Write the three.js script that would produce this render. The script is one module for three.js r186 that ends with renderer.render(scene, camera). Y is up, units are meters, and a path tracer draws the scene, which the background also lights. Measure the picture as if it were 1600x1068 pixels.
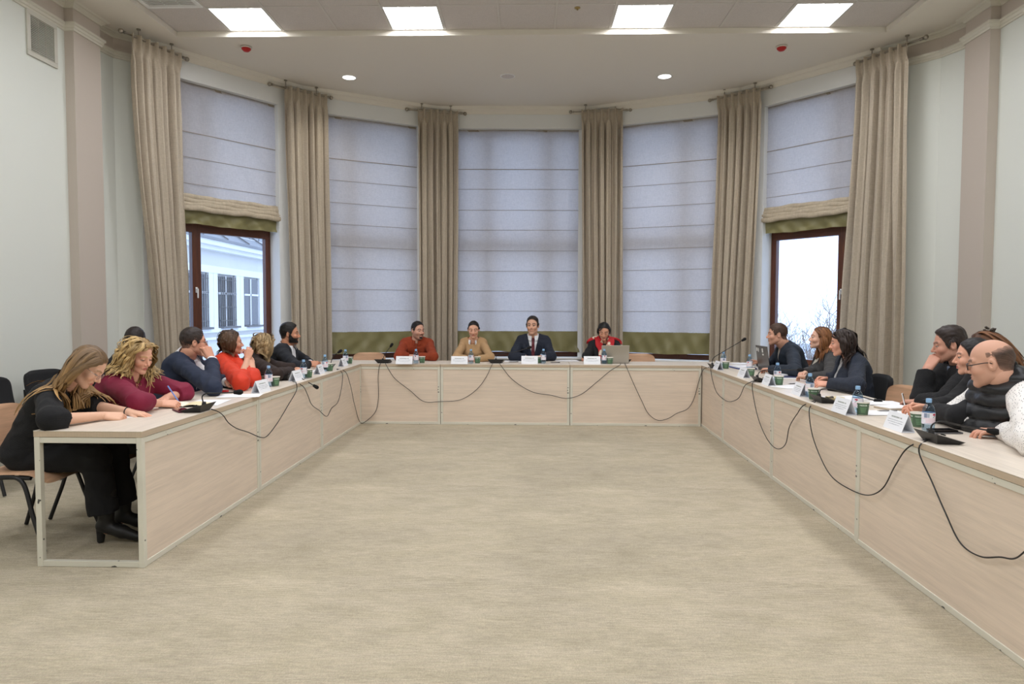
import * as THREE from 'three';
import { mergeGeometries, mergeVertices } from 'three/addons/utils/BufferGeometryUtils.js';
import { RoundedBoxGeometry } from 'three/addons/geometries/RoundedBoxGeometry.js';
import { RectAreaLightUniformsLib } from 'three/addons/lights/RectAreaLightUniformsLib.js';

// ---------- camera, sky, exposure ----------
const scene = new THREE.Scene();
const renderer = new THREE.WebGLRenderer({ antialias: true });
renderer.toneMapping = THREE.LinearToneMapping;
renderer.toneMappingExposure = 1.0;
renderer.shadowMap.enabled = true;
RectAreaLightUniformsLib.init();
const FOCAL = 1068.6, EYE = 1.404;
const camera = new THREE.PerspectiveCamera(2 * Math.atan(534 / FOCAL) * 180 / Math.PI, 1600 / 1068, 0.05, 400);
camera.position.set(0, EYE, 0);
camera.rotation.order = 'YXZ';
camera.rotation.set(-0.04493, 0.03826, 0.0023);
camera.updateMatrixWorld(true);
scene.add(camera);
scene.background = new THREE.Color(1.42, 1.86, 2.75);          // overcast winter sky
scene.environment = null;
const PANEL_LIGHT = 19, PANEL_TINT = new THREE.Color(1.0, 1.02, 1.09);

// ---------- helpers ----------
// positions are given as (x, y, depth): depth runs away from the camera, so z = -depth
const V = (x, y, d) => new THREE.Vector3(x, y, -d);
function at(px, py, depth) {                                  // point at a depth, from a measured pixel of the photograph
  const r = new THREE.Vector3((px - 800) / FOCAL, -(py - 534) / FOCAL, -1).applyQuaternion(camera.quaternion);
  return r.multiplyScalar(depth / -r.z).add(camera.position);
}
function atY(px, py, y) {                                     // point at a height
  const r = new THREE.Vector3((px - 800) / FOCAL, -(py - 534) / FOCAL, -1).applyQuaternion(camera.quaternion);
  return r.multiplyScalar((y - EYE) / r.y).add(camera.position);
}
let seedState = 7;
const rnd = () => { seedState = (seedState + 0x6d2b79f5) | 0; let t = Math.imul(seedState ^ (seedState >>> 15), 1 | seedState); t = (t + Math.imul(t ^ (t >>> 7), 61 | t)) ^ t; return ((t ^ (t >>> 14)) >>> 0) / 4294967296; };
const rr = (a, b) => a + (b - a) * rnd();
const clamp = (x, a = 0, b = 1) => Math.min(b, Math.max(a, x));
const mix = (a, b, t) => a + (b - a) * t;
const sstep = (a, b, x) => { const t = clamp((x - a) / (b - a)); return t * t * (3 - 2 * t); };
const h2 = (x, y, s) => { let h = Math.imul(x, 374761393) ^ Math.imul(y, 668265263) ^ Math.imul(s, 1442695041); h = Math.imul(h ^ (h >>> 13), 1274126177); return ((h ^ (h >>> 16)) >>> 0) / 4294967296; };
function noise2(x, y, px, py, s) {                            // tileable value noise
  const xi = Math.floor(x), yi = Math.floor(y), fx = x - xi, fy = y - yi, u = fx * fx * (3 - 2 * fx), v = fy * fy * (3 - 2 * fy);
  const m = (a, n) => ((a % n) + n) % n, a = m(xi, px), b = m(xi + 1, px), c = m(yi, py), d = m(yi + 1, py);
  return mix(mix(h2(a, c, s), h2(b, c, s), u), mix(h2(a, d, s), h2(b, d, s), u), v);
}
const h3 = (x, y, z) => h2(x + z * 57, y - z * 131, 11);
function noise3(x, y, z) {
  const xi = Math.floor(x), yi = Math.floor(y), zi = Math.floor(z), f = (t) => t * t * (3 - 2 * t), u = f(x - xi), v = f(y - yi), w = f(z - zi);
  const L = (k) => mix(mix(h3(xi, yi, zi + k), h3(xi + 1, yi, zi + k), u), mix(h3(xi, yi + 1, zi + k), h3(xi + 1, yi + 1, zi + k), u), v);
  return mix(L(0), L(1), w) * 2 - 1;
}
function texture(w, h, fn, srgb = true) {                     // fn(u, v) -> [r, g, b] in 0..1, tiling
  const d = new Uint8Array(w * h * 4);
  for (let y = 0, o = 0; y < h; y++) for (let x = 0; x < w; x++, o += 4) { const c = fn(x / w, y / h); for (let k = 0; k < 3; k++) d[o + k] = clamp(c[k] ?? c[0]) * 255; d[o + 3] = 255; }
  const t = new THREE.DataTexture(d, w, h);
  t.wrapS = t.wrapT = THREE.RepeatWrapping; t.magFilter = THREE.LinearFilter; t.minFilter = THREE.LinearMipmapLinearFilter; t.generateMipmaps = true;
  if (srgb) t.colorSpace = THREE.SRGBColorSpace;
  t.needsUpdate = true;
  return t;
}
const rep = (t, x, y) => { const c = t.clone(); c.repeat.set(x, y); c.needsUpdate = true; return c; };
function canvasTexture(w, h, draw) {
  const c = document.createElement('canvas'); c.width = w; c.height = h;
  draw(c.getContext('2d'), w, h);
  const t = new THREE.CanvasTexture(c); t.colorSpace = THREE.SRGBColorSpace; t.anisotropy = 8;
  return t;
}
const std = (color, roughness = 0.7, extra = {}) => new THREE.MeshStandardMaterial({ color, roughness, ...extra });
const phys = (color, roughness, extra = {}) => new THREE.MeshPhysicalMaterial({ color, roughness, ...extra });
const counts = {};
function numbered(name) { const n = counts[name] ?? 0; counts[name] = n + 1; return n ? name + '_' + String(n).padStart(3, '0') : name; }
function mesh(name, geo, mat, parent) {
  const g = Array.isArray(geo) ? mergeGeometries(geo.map((q) => q.index ? q.toNonIndexed() : q).map((q) => { for (const k of Object.keys(q.attributes)) if (!['position', 'normal', 'uv'].includes(k)) q.deleteAttribute(k); return q; })) : geo;
  const m = new THREE.Mesh(g, mat);
  m.castShadow = m.receiveShadow = true;
  m.name = parent ? name : numbered(name);
  (parent ?? scene).add(m);
  return m;
}
function tag(o, label, category, group) { o.userData.label = label; o.userData.category = category; if (group) o.userData.group = group; return o; }
function thing(name, label, category, pos, turn = 0, group) {
  const o = new THREE.Group(); o.name = numbered(name); scene.add(o);
  if (pos) o.position.copy(pos); o.rotation.y = turn;
  return tag(o, label, category, group);
}
function struct(name, geo, mat) { const m = mesh(name, geo, mat); m.userData.kind = 'structure'; return m; }
function structGroup(name) { const o = new THREE.Group(); o.name = numbered(name); o.userData.kind = 'structure'; scene.add(o); return o; }
function copyOf(root, pos, turn, label, stem) {
  const r = root.clone(); r.name = numbered(stem); scene.add(r); r.position.copy(pos); r.rotation.set(0, turn, 0); r.userData = { ...root.userData, label }; return r;
}
// uv in metres from the dominant face direction; grain 'x' | 'y' | 'z' is the axis that u follows where it can
function metreUV(g, grain = 'x') {
  if (g.index) g = g.toNonIndexed();
  if (!g.attributes.normal) g.computeVertexNormals();
  const p = g.attributes.position, n = g.attributes.normal, uv = new Float32Array(p.count * 2), ax = { x: 0, y: 1, z: 2 }[grain];
  for (let i = 0; i < p.count; i += 3) {
    const s = [0, 0, 0]; for (let k = 0; k < 3; k++) { s[0] += n.getX(i + k); s[1] += n.getY(i + k); s[2] += n.getZ(i + k); }
    const a = s.map(Math.abs), d = a[0] > a[1] && a[0] > a[2] ? 0 : a[1] > a[2] ? 1 : 2;
    let r = [0, 1, 2].filter((k) => k !== d); if (r[1] === ax) r.reverse();
    for (let k = 0; k < 3; k++) { const q = [p.getX(i + k), p.getY(i + k), p.getZ(i + k)]; uv[(i + k) * 2] = q[r[0]]; uv[(i + k) * 2 + 1] = q[r[1]]; }
  }
  g.setAttribute('uv', new THREE.BufferAttribute(uv, 2));
  return g;
}
function box(w, h, d, x = 0, y = 0, z = 0, grain = 'x', bevel = 0) {
  const g = bevel ? new RoundedBoxGeometry(w, h, d, 1, bevel) : new THREE.BoxGeometry(w, h, d);
  g.translate(x, y, z);
  return metreUV(g, grain);
}
function tube(points, r, seg = 24, sides = 8, closed = false) {
  const c = new THREE.CatmullRomCurve3(points, closed, 'centripetal');
  return new THREE.TubeGeometry(c, seg, r, sides, closed);
}
function bar(a, b, r, sides = 10) { return new THREE.TubeGeometry(new THREE.LineCurve3(a, b), 1, r, sides); }
function lathe(pts, n = 24) { return new THREE.LatheGeometry(pts.map(([r, y]) => new THREE.Vector2(r, y)), n); }
function grid(nu, nv, fn) {                                   // surface fn(u, v) -> Vector3, uv = (u, v) unless fn returns .uv
  const P = [], U = [], I = [];
  for (let j = 0; j <= nv; j++) for (let i = 0; i <= nu; i++) { const q = fn(i / nu, j / nv); P.push(q.x, q.y, q.z); U.push(...(q.uv ?? [i / nu, j / nv])); }
  for (let j = 0; j < nv; j++) for (let i = 0; i < nu; i++) { const a = j * (nu + 1) + i, b = a + 1, c = a + nu + 1, d = c + 1; I.push(a, b, d, a, d, c); }
  const g = new THREE.BufferGeometry();
  g.setAttribute('position', new THREE.Float32BufferAttribute(P, 3)); g.setAttribute('uv', new THREE.Float32BufferAttribute(U, 2)); g.setIndex(I); g.computeVertexNormals();
  return g;
}

// ---------- surfaces ----------
const fb = (u, v, fx, fy, s) => 0.55 * noise2(u * fx, v * fy, fx, fy, s) + 0.3 * noise2(u * fx * 2, v * fy * 2, fx * 2, fy * 2, s + 1) + 0.15 * noise2(u * fx * 4, v * fy * 4, fx * 4, fy * 4, s + 2);
const tone = (base, k) => [base[0] * k, base[1] * k, base[2] * k];
const wood = (base, amt, s) => texture(1024, 512, (u, v) => {
  const w = fb(u, v, 3, 7, s), g = fb(u, v + 0.02 * w, 5, 60, s + 9), f = noise2(u * 24, v * 220, 24, 220, s + 5);
  return tone(base, 1 + amt * ((g - 0.5) * 0.9 + (w - 0.5) * 0.55 + (f - 0.5) * 0.35));
});
const panelWood = wood([0.87, 0.803, 0.73], 0.09, 3), topWood = wood([0.87, 0.825, 0.765], 0.12, 21), edgeWood = wood([0.76, 0.685, 0.59], 0.08, 41);
const M = {
  panel: std(0xffffff, 0.5, { map: rep(panelWood, 1 / 1.6, 1 / 0.7) }),
  top: std(0xffffff, 0.36, { map: rep(topWood, 1 / 1.6, 1 / 0.6) }),
  edge: std(0xffffff, 0.5, { map: rep(edgeWood, 1 / 1.6, 1 / 0.3) }),
  wall: std(0xdcdfd7, 0.9), taupe: std(0xc2b7ab, 0.9), plaster: std(0xe2dcd0, 0.92), moulding: std(0xd6d2c4, 0.8), tile: std(0xd9d2cc, 0.95), tgrid: std(0xcfcac3, 0.7), reveal: std(0xdfe0de, 0.85),
  brown: std(0x5c3721, 0.38, { map: rep(wood([0.95, 0.8, 0.7], 0.5, 61), 1, 1 / 0.5) }),
  black: std(0x151517, 0.5), steel: phys(0xa39c90, 0.3, { metalness: 1 }), white: std(0xe9e9e6, 0.5), chrome: phys(0xd8d8d8, 0.18, { metalness: 1 }),
};
const speck = texture(512, 512, (u, v) => { const c = noise2(u * 150, v * 150, 150, 150, 5), b = fb(u, v, 9, 9, 8); return [0.92 + 0.08 * c * (0.6 + 0.4 * b)]; });
const linenTex = texture(1024, 1024, (u, v) => {
  const a = noise2(u * 260, v * 24, 260, 24, 2), b = noise2(u * 24, v * 260, 24, 260, 3), c = fb(u, v, 7, 3, 4);
  const k = 1 + 0.09 * (a - 0.5) + 0.08 * (b - 0.5) + 0.05 * (c - 0.5);
  return [0.75 * k, 0.715 * k, 0.66 * k];
});
const carpetTex = texture(2048, 2048, (u, v) => {
  const rib = 0.5 + 0.5 * Math.cos(v * Math.PI * 2 * 170), n = noise2(u * 700, v * 340, 700, 340, 1), st = noise2(u * 46, v * 340, 46, 340, 2), b = fb(u, v, 4, 5, 3), b2 = fb(u, v, 11, 26, 6);
  const k = 1 - 0.10 * rib + 0.12 * (n - 0.5) + 0.10 * (st - 0.5) + 0.12 * (b - 0.5) + 0.09 * (b2 - 0.5), y = (b2 - 0.5) * 0.02;
  return [0.73 * k, 0.685 * k, 0.592 * k + y];
});
const carpetBump = texture(1024, 1024, (u, v) => [0.6 * (0.5 - 0.5 * Math.cos(v * Math.PI * 2 * 170)) + 0.4 * noise2(u * 300, v * 340, 300, 340, 4)], false);
M.carpet = std(0xffffff, 0.97, { map: rep(carpetTex, 1 / 1.9, 1 / 1.9), bumpMap: rep(carpetBump, 1 / 1.9, 1 / 1.9), bumpScale: 0.003 });
M.curtain = phys(0xfffaf2, 0.95, { map: rep(linenTex, 1.6, 1.6), side: THREE.DoubleSide, transmission: 0.12, thickness: 0 });
const blindTex = texture(1024, 1024, (u, v) => { const k = 1 + 0.06 * (noise2(u * 400, v * 40, 400, 40, 12) - 0.5) + 0.06 * (noise2(u * 40, v * 400, 40, 400, 13) - 0.5); return [0.80 * k, 0.775 * k, 0.76 * k]; });
M.blind = phys(0xffffff, 1, { map: rep(blindTex, 1.0, 1.0), side: THREE.DoubleSide, transmission: 0.52, thickness: 0 });
M.blindFold = std(0xf4eee2, 0.95, { map: rep(linenTex, 1.4, 1.4), side: THREE.DoubleSide });
M.seam = std(0x9a8f80, 0.9);
M.olive = std(0x8a8459, 0.42, { map: rep(speck, 3, 3), side: THREE.DoubleSide });
M.glass = phys(0xffffff, 0.02, { transmission: 1, thickness: 0, ior: 1.5 });

// ---------- floor, ceiling, walls ----------
const CEIL = 4.46, WL = -4.74, WR = 4.53, BACK = -4;
struct('floor', box(11, 0.2, 16, 0, -0.1, -4.0), M.carpet);
function prism(points, y0, y1, holes = []) {                  // horizontal slab over points (x, depth)
  const s = new THREE.Shape(points.map(([x, d]) => new THREE.Vector2(x, d)));
  for (const h of holes) s.holes.push(new THREE.Path(h.map(([x, d]) => new THREE.Vector2(x, d))));
  const g = new THREE.ExtrudeGeometry(s, { depth: y1 - y0, bevelEnabled: false });
  g.rotateX(-Math.PI / 2); g.translate(0, y0, 0);             // shape y (depth) becomes -z
  return metreUV(g);
}
const TA = 0.0153, TS = 0.604, ct = Math.cos(TA), st = Math.sin(TA);
const tgrid = (i, j) => [-4.06 + i * TS * ct + j * TS * st, 7.66 + i * TS * st - j * TS * ct];   // tile corner: i across, j towards the camera
struct('ceiling', prism([[-5.4, -4.4], [5.2, -4.4], [5.2, 11.4], [-5.4, 11.4]], CEIL, CEIL + 0.25, [[tgrid(0, 0), tgrid(13, 0), tgrid(13, 18), tgrid(0, 18)]]), M.plaster);
const tiles = structGroup('ceiling_tiles'); tiles.name = 'ceiling_001';
const tileTex = M.tile; tileTex.map = rep(speck, 1.5, 1.5);
const lampCells = new Set();
for (const j of [0, 3, 6, 9, 12, 15]) for (const i of [1, 4, 8, 11]) lampCells.add(i + ',' + j);
const orient = (o, i, j, y) => { const [x, d] = tgrid(i + 0.5, j + 0.5); o.position.set(x, y, -d); o.rotation.y = TA; };
const tileGeo = box(TS - 0.022, 0.02, TS - 0.022, 0, 0.01, 0, 'x', 0.004), ventGeo = [];
for (let j = 0; j < 4; j++) for (let i = 0; i < 13; i++) { if (lampCells.has(i + ',' + j) || (i === 0 && j === 1)) continue; orient(mesh('ceiling_tile', tileGeo, M.tile, tiles), i, j, CEIL + 0.062); }
for (let i = 0; i <= 13; i++) { const m = mesh('grid_bar', box(0.024, 0.03, TS * 18, 0, 0.015, 0, 'z'), M.tgrid, tiles); const [x, d] = tgrid(i, 9); m.position.set(x, CEIL + 0.058, -d); m.rotation.y = TA; }
for (let j = 0; j <= 4; j++) { const m = mesh('grid_bar', box(TS * 13, 0.028, 0.024, 0, 0.015, 0), M.tgrid, tiles); const [x, d] = tgrid(6.5, j); m.position.set(x, CEIL + 0.059, -d); m.rotation.y = TA; }
{ const [x, d] = tgrid(6.5, 9); const m = mesh('ceiling_board', box(TS * 13 + 0.3, 0.12, TS * 18 + 0.3, 0, 0.15, 0), M.tile, tiles); m.position.set(x, CEIL + 0.06, -d); m.rotation.y = TA; }

// fluorescent luminaires in the tile grid
const lampMat = std(0xffffff, 0.6, { emissive: new THREE.Color(1.0, 0.98, 0.95), emissiveIntensity: 2.4 });
const lampWord = ['nearest the wall with the vent grille', 'second from the vent grille', 'third from the vent grille', 'farthest from the vent grille'];
let lampNo = 0;
for (const key of lampCells) {
  const [i, j] = key.split(',').map(Number), seen = j === 0;
  const t = thing('ceiling_light', seen ? 'square bright ceiling light panel, ' + lampWord[lampNo++] : 'square fluorescent ceiling light behind the camera end of the room', 'light', null, 0, seen ? undefined : 'unseen ceiling lights');
  orient(t, i, j, CEIL + 0.062);
  const s = TS - 0.03;
  for (const k of [-1, 1]) { mesh('frame', box(s, 0.03, 0.012, 0, 0.012, k * (s / 2 - 0.006)), M.white, t); mesh('frame', box(0.012, 0.03, s - 0.024, k * (s / 2 - 0.006), 0.012, 0), M.white, t); }
  mesh('lamp_diffuser', box(s - 0.026, 0.012, s - 0.026, 0, 0.03, 0), lampMat, t);
  if (seen) for (let k = 1; k < 4; k++) mesh('louvre', box(0.008, 0.024, s - 0.026, (k / 4 - 0.5) * (s - 0.02), 0.006, 0), M.tgrid, t);
  const L = new THREE.RectAreaLight(PANEL_TINT, PANEL_LIGHT, s - 0.04, s - 0.04);
  L.position.set(0, 0.0225, 0); L.rotation.x = -Math.PI / 2; t.add(L);
}

// bay: five window facets between straight walls (x, depth)
const W = [[[-4.31, 8.11], [-3.54, 9.16]], [[-3.03, 9.62], [-1.83, 10.31]], [[-1.25, 10.47], [0.66, 10.55]], [[1.23, 10.37], [2.54, 9.85]], [[3.08, 9.46], [3.88, 8.52]]];
const HEAD = 4.15, SILL = 0.68;
const facet = W.map(([a, b]) => {
  const l = Math.hypot(b[0] - a[0], b[1] - a[1]), d = [(b[0] - a[0]) / l, (b[1] - a[1]) / l], n = [d[1], -d[0]];   // n points into the room
  return { a, b, l, d, n, o: [a[0] + n[0] * 0.08, a[1] + n[1] * 0.08] };
});
const meet = (f, g) => { const D = f.d[0] * g.d[1] - f.d[1] * g.d[0], t = ((g.o[0] - f.o[0]) * g.d[1] - (g.o[1] - f.o[1]) * g.d[0]) / D; return [f.o[0] + f.d[0] * t, f.o[1] + f.d[1] * t]; };
const along = (f, s, off = 0) => [f.o[0] + f.d[0] * s + f.n[0] * off, f.o[1] + f.d[1] * s + f.n[1] * off];
const corner = [along(facet[0], -0.30)];
for (let i = 0; i < 4; i++) corner.push(meet(facet[i], facet[i + 1]));
corner.push(along(facet[4], facet[4].l + 0.28));
const face = [[WL, BACK], [WL, 7.2], [-4.70, 7.5], ...corner, [4.40, 7.8], [WR, 7.43], [WR, BACK]];
const wallNames = ['wall_left', 'wall_left_end', 'wall_left_corner', 'wall_bay_1', 'wall_bay_2', 'wall_bay_3', 'wall_bay_4', 'wall_bay_5', 'wall_right_corner', 'wall_right_end', 'wall_right', 'wall_back'];
const WT = 0.4;
for (let i = 0; i < face.length; i++) {
  const a = face[i], b = face[(i + 1) % face.length], l = Math.hypot(b[0] - a[0], b[1] - a[1]), e = 0.16;
  const s = new THREE.Shape([[-e, -0.1], [l + e, -0.1], [l + e, 4.7], [-e, 4.7]].map((q) => new THREE.Vector2(...q)));
  const w = i - 3;
  if (w >= 0 && w < 5) {
    const f = facet[w], s0 = (f.o[0] - a[0]) * f.d[0] + (f.o[1] - a[1]) * f.d[1];
    s.holes.push(new THREE.Path([[s0, SILL], [s0, HEAD], [s0 + f.l, HEAD], [s0 + f.l, SILL]].map((q) => new THREE.Vector2(...q))));
  }
  if (i === 0) s.holes.push(new THREE.Path([[10.30, 3.81], [10.30, 4.15], [10.62, 4.15], [10.62, 3.81]].map((q) => new THREE.Vector2(...q))));   // air duct behind the vent grille
  const g = new THREE.ExtrudeGeometry(s, { depth: WT, bevelEnabled: false });
  const m = struct(wallNames[i], metreUV(g), w >= 0 && w < 5 ? M.reveal : M.wall);
  m.position.set(a[0], 0, -a[1]);
  m.rotation.y = Math.atan2(b[1] - a[1], b[0] - a[0]);        // local x runs along the wall, local -z points out
  g.translate(0, 0, -WT);
}
// cornice, frieze and picture rail follow the wall face; the pilasters carry their own
function runs(points, profile) {                               // profile (out, y) swept along points (x, depth) with the room on the n side
  const P = points.map((p, i) => {
    const a = points[Math.max(0, i - 1)], b = points[Math.min(points.length - 1, i + 1)], u = (q, r) => { const l = Math.hypot(r[0] - q[0], r[1] - q[1]) || 1; return [(r[0] - q[0]) / l, (r[1] - q[1]) / l]; };
    const d1 = i ? u(a, p) : u(p, b), d2 = i < points.length - 1 ? u(p, b) : d1, n1 = [d1[1], -d1[0]], n2 = [d2[1], -d2[0]], k = 1 + n1[0] * n2[0] + n1[1] * n2[1];
    return { p, n: [(n1[0] + n2[0]) / k, (n1[1] + n2[1]) / k] };
  });
  const parts = [];
  for (let i = 0; i < P.length - 1; i++) {
    const pos = [], idx = [], m = profile.length;
    for (const q of [P[i], P[i + 1]]) for (const [o, y] of profile) pos.push(q.p[0] + q.n[0] * o, y, -(q.p[1] + q.n[1] * o));
    for (let k = 0; k < m; k++) { const k2 = (k + 1) % m; idx.push(k, m + k, k2, k2, m + k, m + k2); }
    for (let k = 1; k < m - 1; k++) idx.push(0, k, k + 1, m, m + k + 1, m + k);
    const g = new THREE.BufferGeometry(); g.setAttribute('position', new THREE.Float32BufferAttribute(pos, 3)); g.setIndex(idx); const h = g.toNonIndexed(); h.computeVertexNormals(); parts.push(metreUV(h));
  }
  return mergeGeometries(parts);
}
const corniceP = [[-0.05, 4.405], [0.012, 4.405], [0.02, 4.42], [0.045, 4.44], [0.06, 4.445], [0.075, 4.465], [-0.05, 4.465]];
const railP = [[-0.05, 4.185], [0.012, 4.185], [0.016, 4.205], [0.024, 4.21], [0.028, 4.232], [0.04, 4.24], [0.04, 4.262], [-0.05, 4.262]];
const friezeP = [[-0.05, 4.255], [0.004, 4.255], [0.004, 4.41], [-0.05, 4.41]];
const leftRun = [[WL, BACK], [WL, 7.2], [-4.70, 7.5], corner[0]], rightRun = [corner[5], [4.40, 7.8], [WR, 7.43], [WR, BACK]];
const PL = [-4.645, 6.78, 7.2], PR = [4.432, 7.03, 7.43];
const pilL = [[WL - 0.05, PL[1]], [PL[0], PL[1]], [PL[0], PL[2]], [WL - 0.05, PL[2]]], pilR = [[WR + 0.05, PR[2]], [PR[0], PR[2]], [PR[0], PR[1]], [WR + 0.05, PR[1]]];
pilL.reverse(); pilR.reverse();
const flip = (a) => a.slice().reverse();
struct('trim_1', runs(leftRun, corniceP), M.moulding); struct('trim_2', runs(leftRun, railP), M.moulding); struct('trim_3', runs(leftRun, friezeP), M.taupe);
struct('trim_4', runs(rightRun, corniceP), M.moulding); struct('trim_5', runs(rightRun, railP), M.moulding); struct('trim_6', runs(rightRun, friezeP), M.taupe);
const bayLine = corner; struct('trim_7', runs(bayLine, [[-0.05, 4.36], [0.012, 4.36], [0.02, 4.375], [0.05, 4.41], [0.07, 4.42], [0.09, 4.465], [-0.05, 4.465]]), M.plaster);
struct('wall_pilaster_left', prism([[WL - 0.1, PL[1]], [PL[0], PL[1]], [PL[0], PL[2]], [WL - 0.1, PL[2]]], 0, CEIL), M.taupe);
struct('wall_pilaster_right', prism([[WR + 0.1, PR[1]], [PR[0], PR[1]], [PR[0], PR[2]], [WR + 0.1, PR[2]]], 0, CEIL), M.taupe);
for (const [k, q] of [[8, flip(pilL)], [10, flip(pilR)]]) { struct('trim_' + k, runs(q, corniceP), M.moulding); struct('trim_' + (k + 1), runs(q, railP), M.moulding); }
struct('baseboard_left', runs([[WL, BACK], [WL, 6.75]], [[-0.05, 0], [0.018, 0], [0.018, 0.09], [0.01, 0.1], [-0.05, 0.1]]), M.moulding);
struct('baseboard_right', runs([[WR, 7.0], [WR, BACK]], [[-0.05, 0], [0.018, 0], [0.018, 0.09], [0.01, 0.1], [-0.05, 0.1]]), M.moulding);

// ---------- windows ----------
const OUT = -0.26;                                             // frame plane, behind the wall face
const mullions = [[0.273], [0.43], [0.478, 1.40], [0.92], [0.98]];
facet.forEach((f, i) => {
  const t = structGroup('window_' + (i + 1));
  const [x, d] = along(f, 0, OUT); t.position.set(x, 0, -d); t.rotation.y = Math.atan2(f.d[1], f.d[0]);
  const L = f.l, z = 0, y0 = SILL + 0.02, y1 = HEAD, fr = 0.075;
  const part = (n, g, m = M.brown) => mesh(n, g, m, t);
  for (const s of [[fr / 2, 0], [L - fr / 2, 0]]) part('frame', box(fr, y1 - y0, 0.08, s[0], (y0 + y1) / 2, z, 'y', 0.006));
  part('frame', box(L, fr, 0.08, L / 2, y1 - fr / 2, z, 'x', 0.006)); part('frame', box(L, fr, 0.08, L / 2, y0 + fr / 2, z, 'x', 0.006));
  part('transom', box(L - 0.02, 0.13, 0.085, L / 2, 2.44, z, 'x', 0.006));
  const cuts = [0.04, ...mullions[i], L - 0.04];
  for (const m of mullions[i]) part('mullion', box(0.11, y1 - y0 - 0.02, 0.086, m, (y0 + y1) / 2, z, 'y', 0.006));
  for (let k = 0; k < cuts.length - 1; k++) for (const [a, b] of [[y0 + 0.05, 2.385], [2.5, y1 - 0.05]]) part('pane', box(cuts[k + 1] - cuts[k] - 0.02, b - a, 0.006, (cuts[k] + cuts[k + 1]) / 2, (a + b) / 2, -0.01), M.glass);
  if (i === 0 || i === 4) {
    const hx = i === 0 ? mullions[i][0] - 0.012 : mullions[i][0] + 0.0;
    const h = part('handle', box(0.028, 0.07, 0.012, hx, 1.66, 0.05, 'y', 0.004), M.white);
    mesh('lever', [bar(new THREE.Vector3(hx, 1.67, 0.05), new THREE.Vector3(hx, 1.67, 0.085), 0.008), bar(new THREE.Vector3(hx, 1.675, 0.082), new THREE.Vector3(hx, 1.56, 0.082), 0.009)].map((g) => metreUV(g)), M.white, h);
  }
  part('sill', box(L + 0.06, 0.03, 0.30, L / 2, SILL + 0.005, 0.15, 'x', 0.006), M.white);
});

// ---------- blinds ----------
const seams = [3.555, 3.255, 2.94, 2.64, 2.325, 2.015, 1.715, 1.405, 1.10];
const blindLabel = ['raised linen roman blind with olive hem above the window facing the pale building', 'lowered linen roman blind behind the rust sweater man and the empty chair', 'widest lowered linen roman blind, behind the navy suit and red tie', 'lowered linen roman blind beside the woman in the red scarf', 'raised linen roman blind with olive hem above the window facing bare trees'];
facet.forEach((f, i) => {
  const t = thing('roman_blind', blindLabel[i], 'blind', V(f.a[0], 0, f.a[1]), Math.atan2(f.d[1], f.d[0]));
  const up = i === 0 || i === 4, L = f.l, low = up ? 2.80 : 1.10;
  const cloth = (y0, y1, n) => grid(40, n, (u, v) => { const y = mix(y1, y0, v), q = new THREE.Vector3(u * L, y, 0.004 * Math.sin(u * 9 + y * 5 + i) + 0.003 * Math.sin(u * 23 + y * 11)); q.uv = [q.x + i * 0.37, q.y]; return q; });
  mesh('cloth', cloth(low, HEAD - 0.005, 30), M.blind, t);
  mesh('head_rail', box(L, 0.03, 0.03, L / 2, HEAD - 0.016, -0.02), M.seam, t);
  for (const y of seams) if (y > low + 0.02) mesh('seam', box(L - 0.004, y > 3.5 ? 0.010 : 0.006, 0.005, L / 2, y, 0.008), M.seam, t);
  const wav = (k, s) => 0.006 * Math.sin(s * 9 + k * 2.1 + i) + 0.004 * Math.sin(s * 21 + k);
  const green = (y0, y1, amp) => grid(90, 10, (u, v) => {
    const s = u * L, k = v * (1 - 0.25 * v), q = new THREE.Vector3(s, mix(y1, y0, v) + v * 0.006 * Math.sin(s * 7 + i * 2), 0.014 + amp * (0.15 + k) * (Math.sin(s * 17 + i * 2 + 2.6 * v) * 0.6 + Math.sin(s * 29 + i - 4 * v) * 0.45 + 0.9 * noise3(s * 8 + i * 5 + v * 1.5, v * 2, 2.2))); q.uv = [s, q.y]; return q;
  });
  if (up) {
    for (let k = 0; k < 4; k++) {                               // gathered folds
      const y = 2.775 - k * 0.045, dz = 0.03 + 0.012 * k;
      mesh('fold', grid(48, 12, (u, v) => { const a = v * Math.PI * 1.25 - 0.3, s = u * (L + 0.03) - 0.015, q = new THREE.Vector3(s, y + wav(k, s) + 0.034 * Math.cos(a), dz + (0.026 + 0.004 * Math.sin(s * 13 + k)) * Math.sin(a)); q.uv = [s, q.y + v * 0.1]; return q; }), M.blindFold, t);
    }
    mesh('hem', green(2.455, 2.64, 0.028), M.olive, t);
  } else mesh('hem', green(0.785, 1.10, 0.028), M.olive, t);
});

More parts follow.
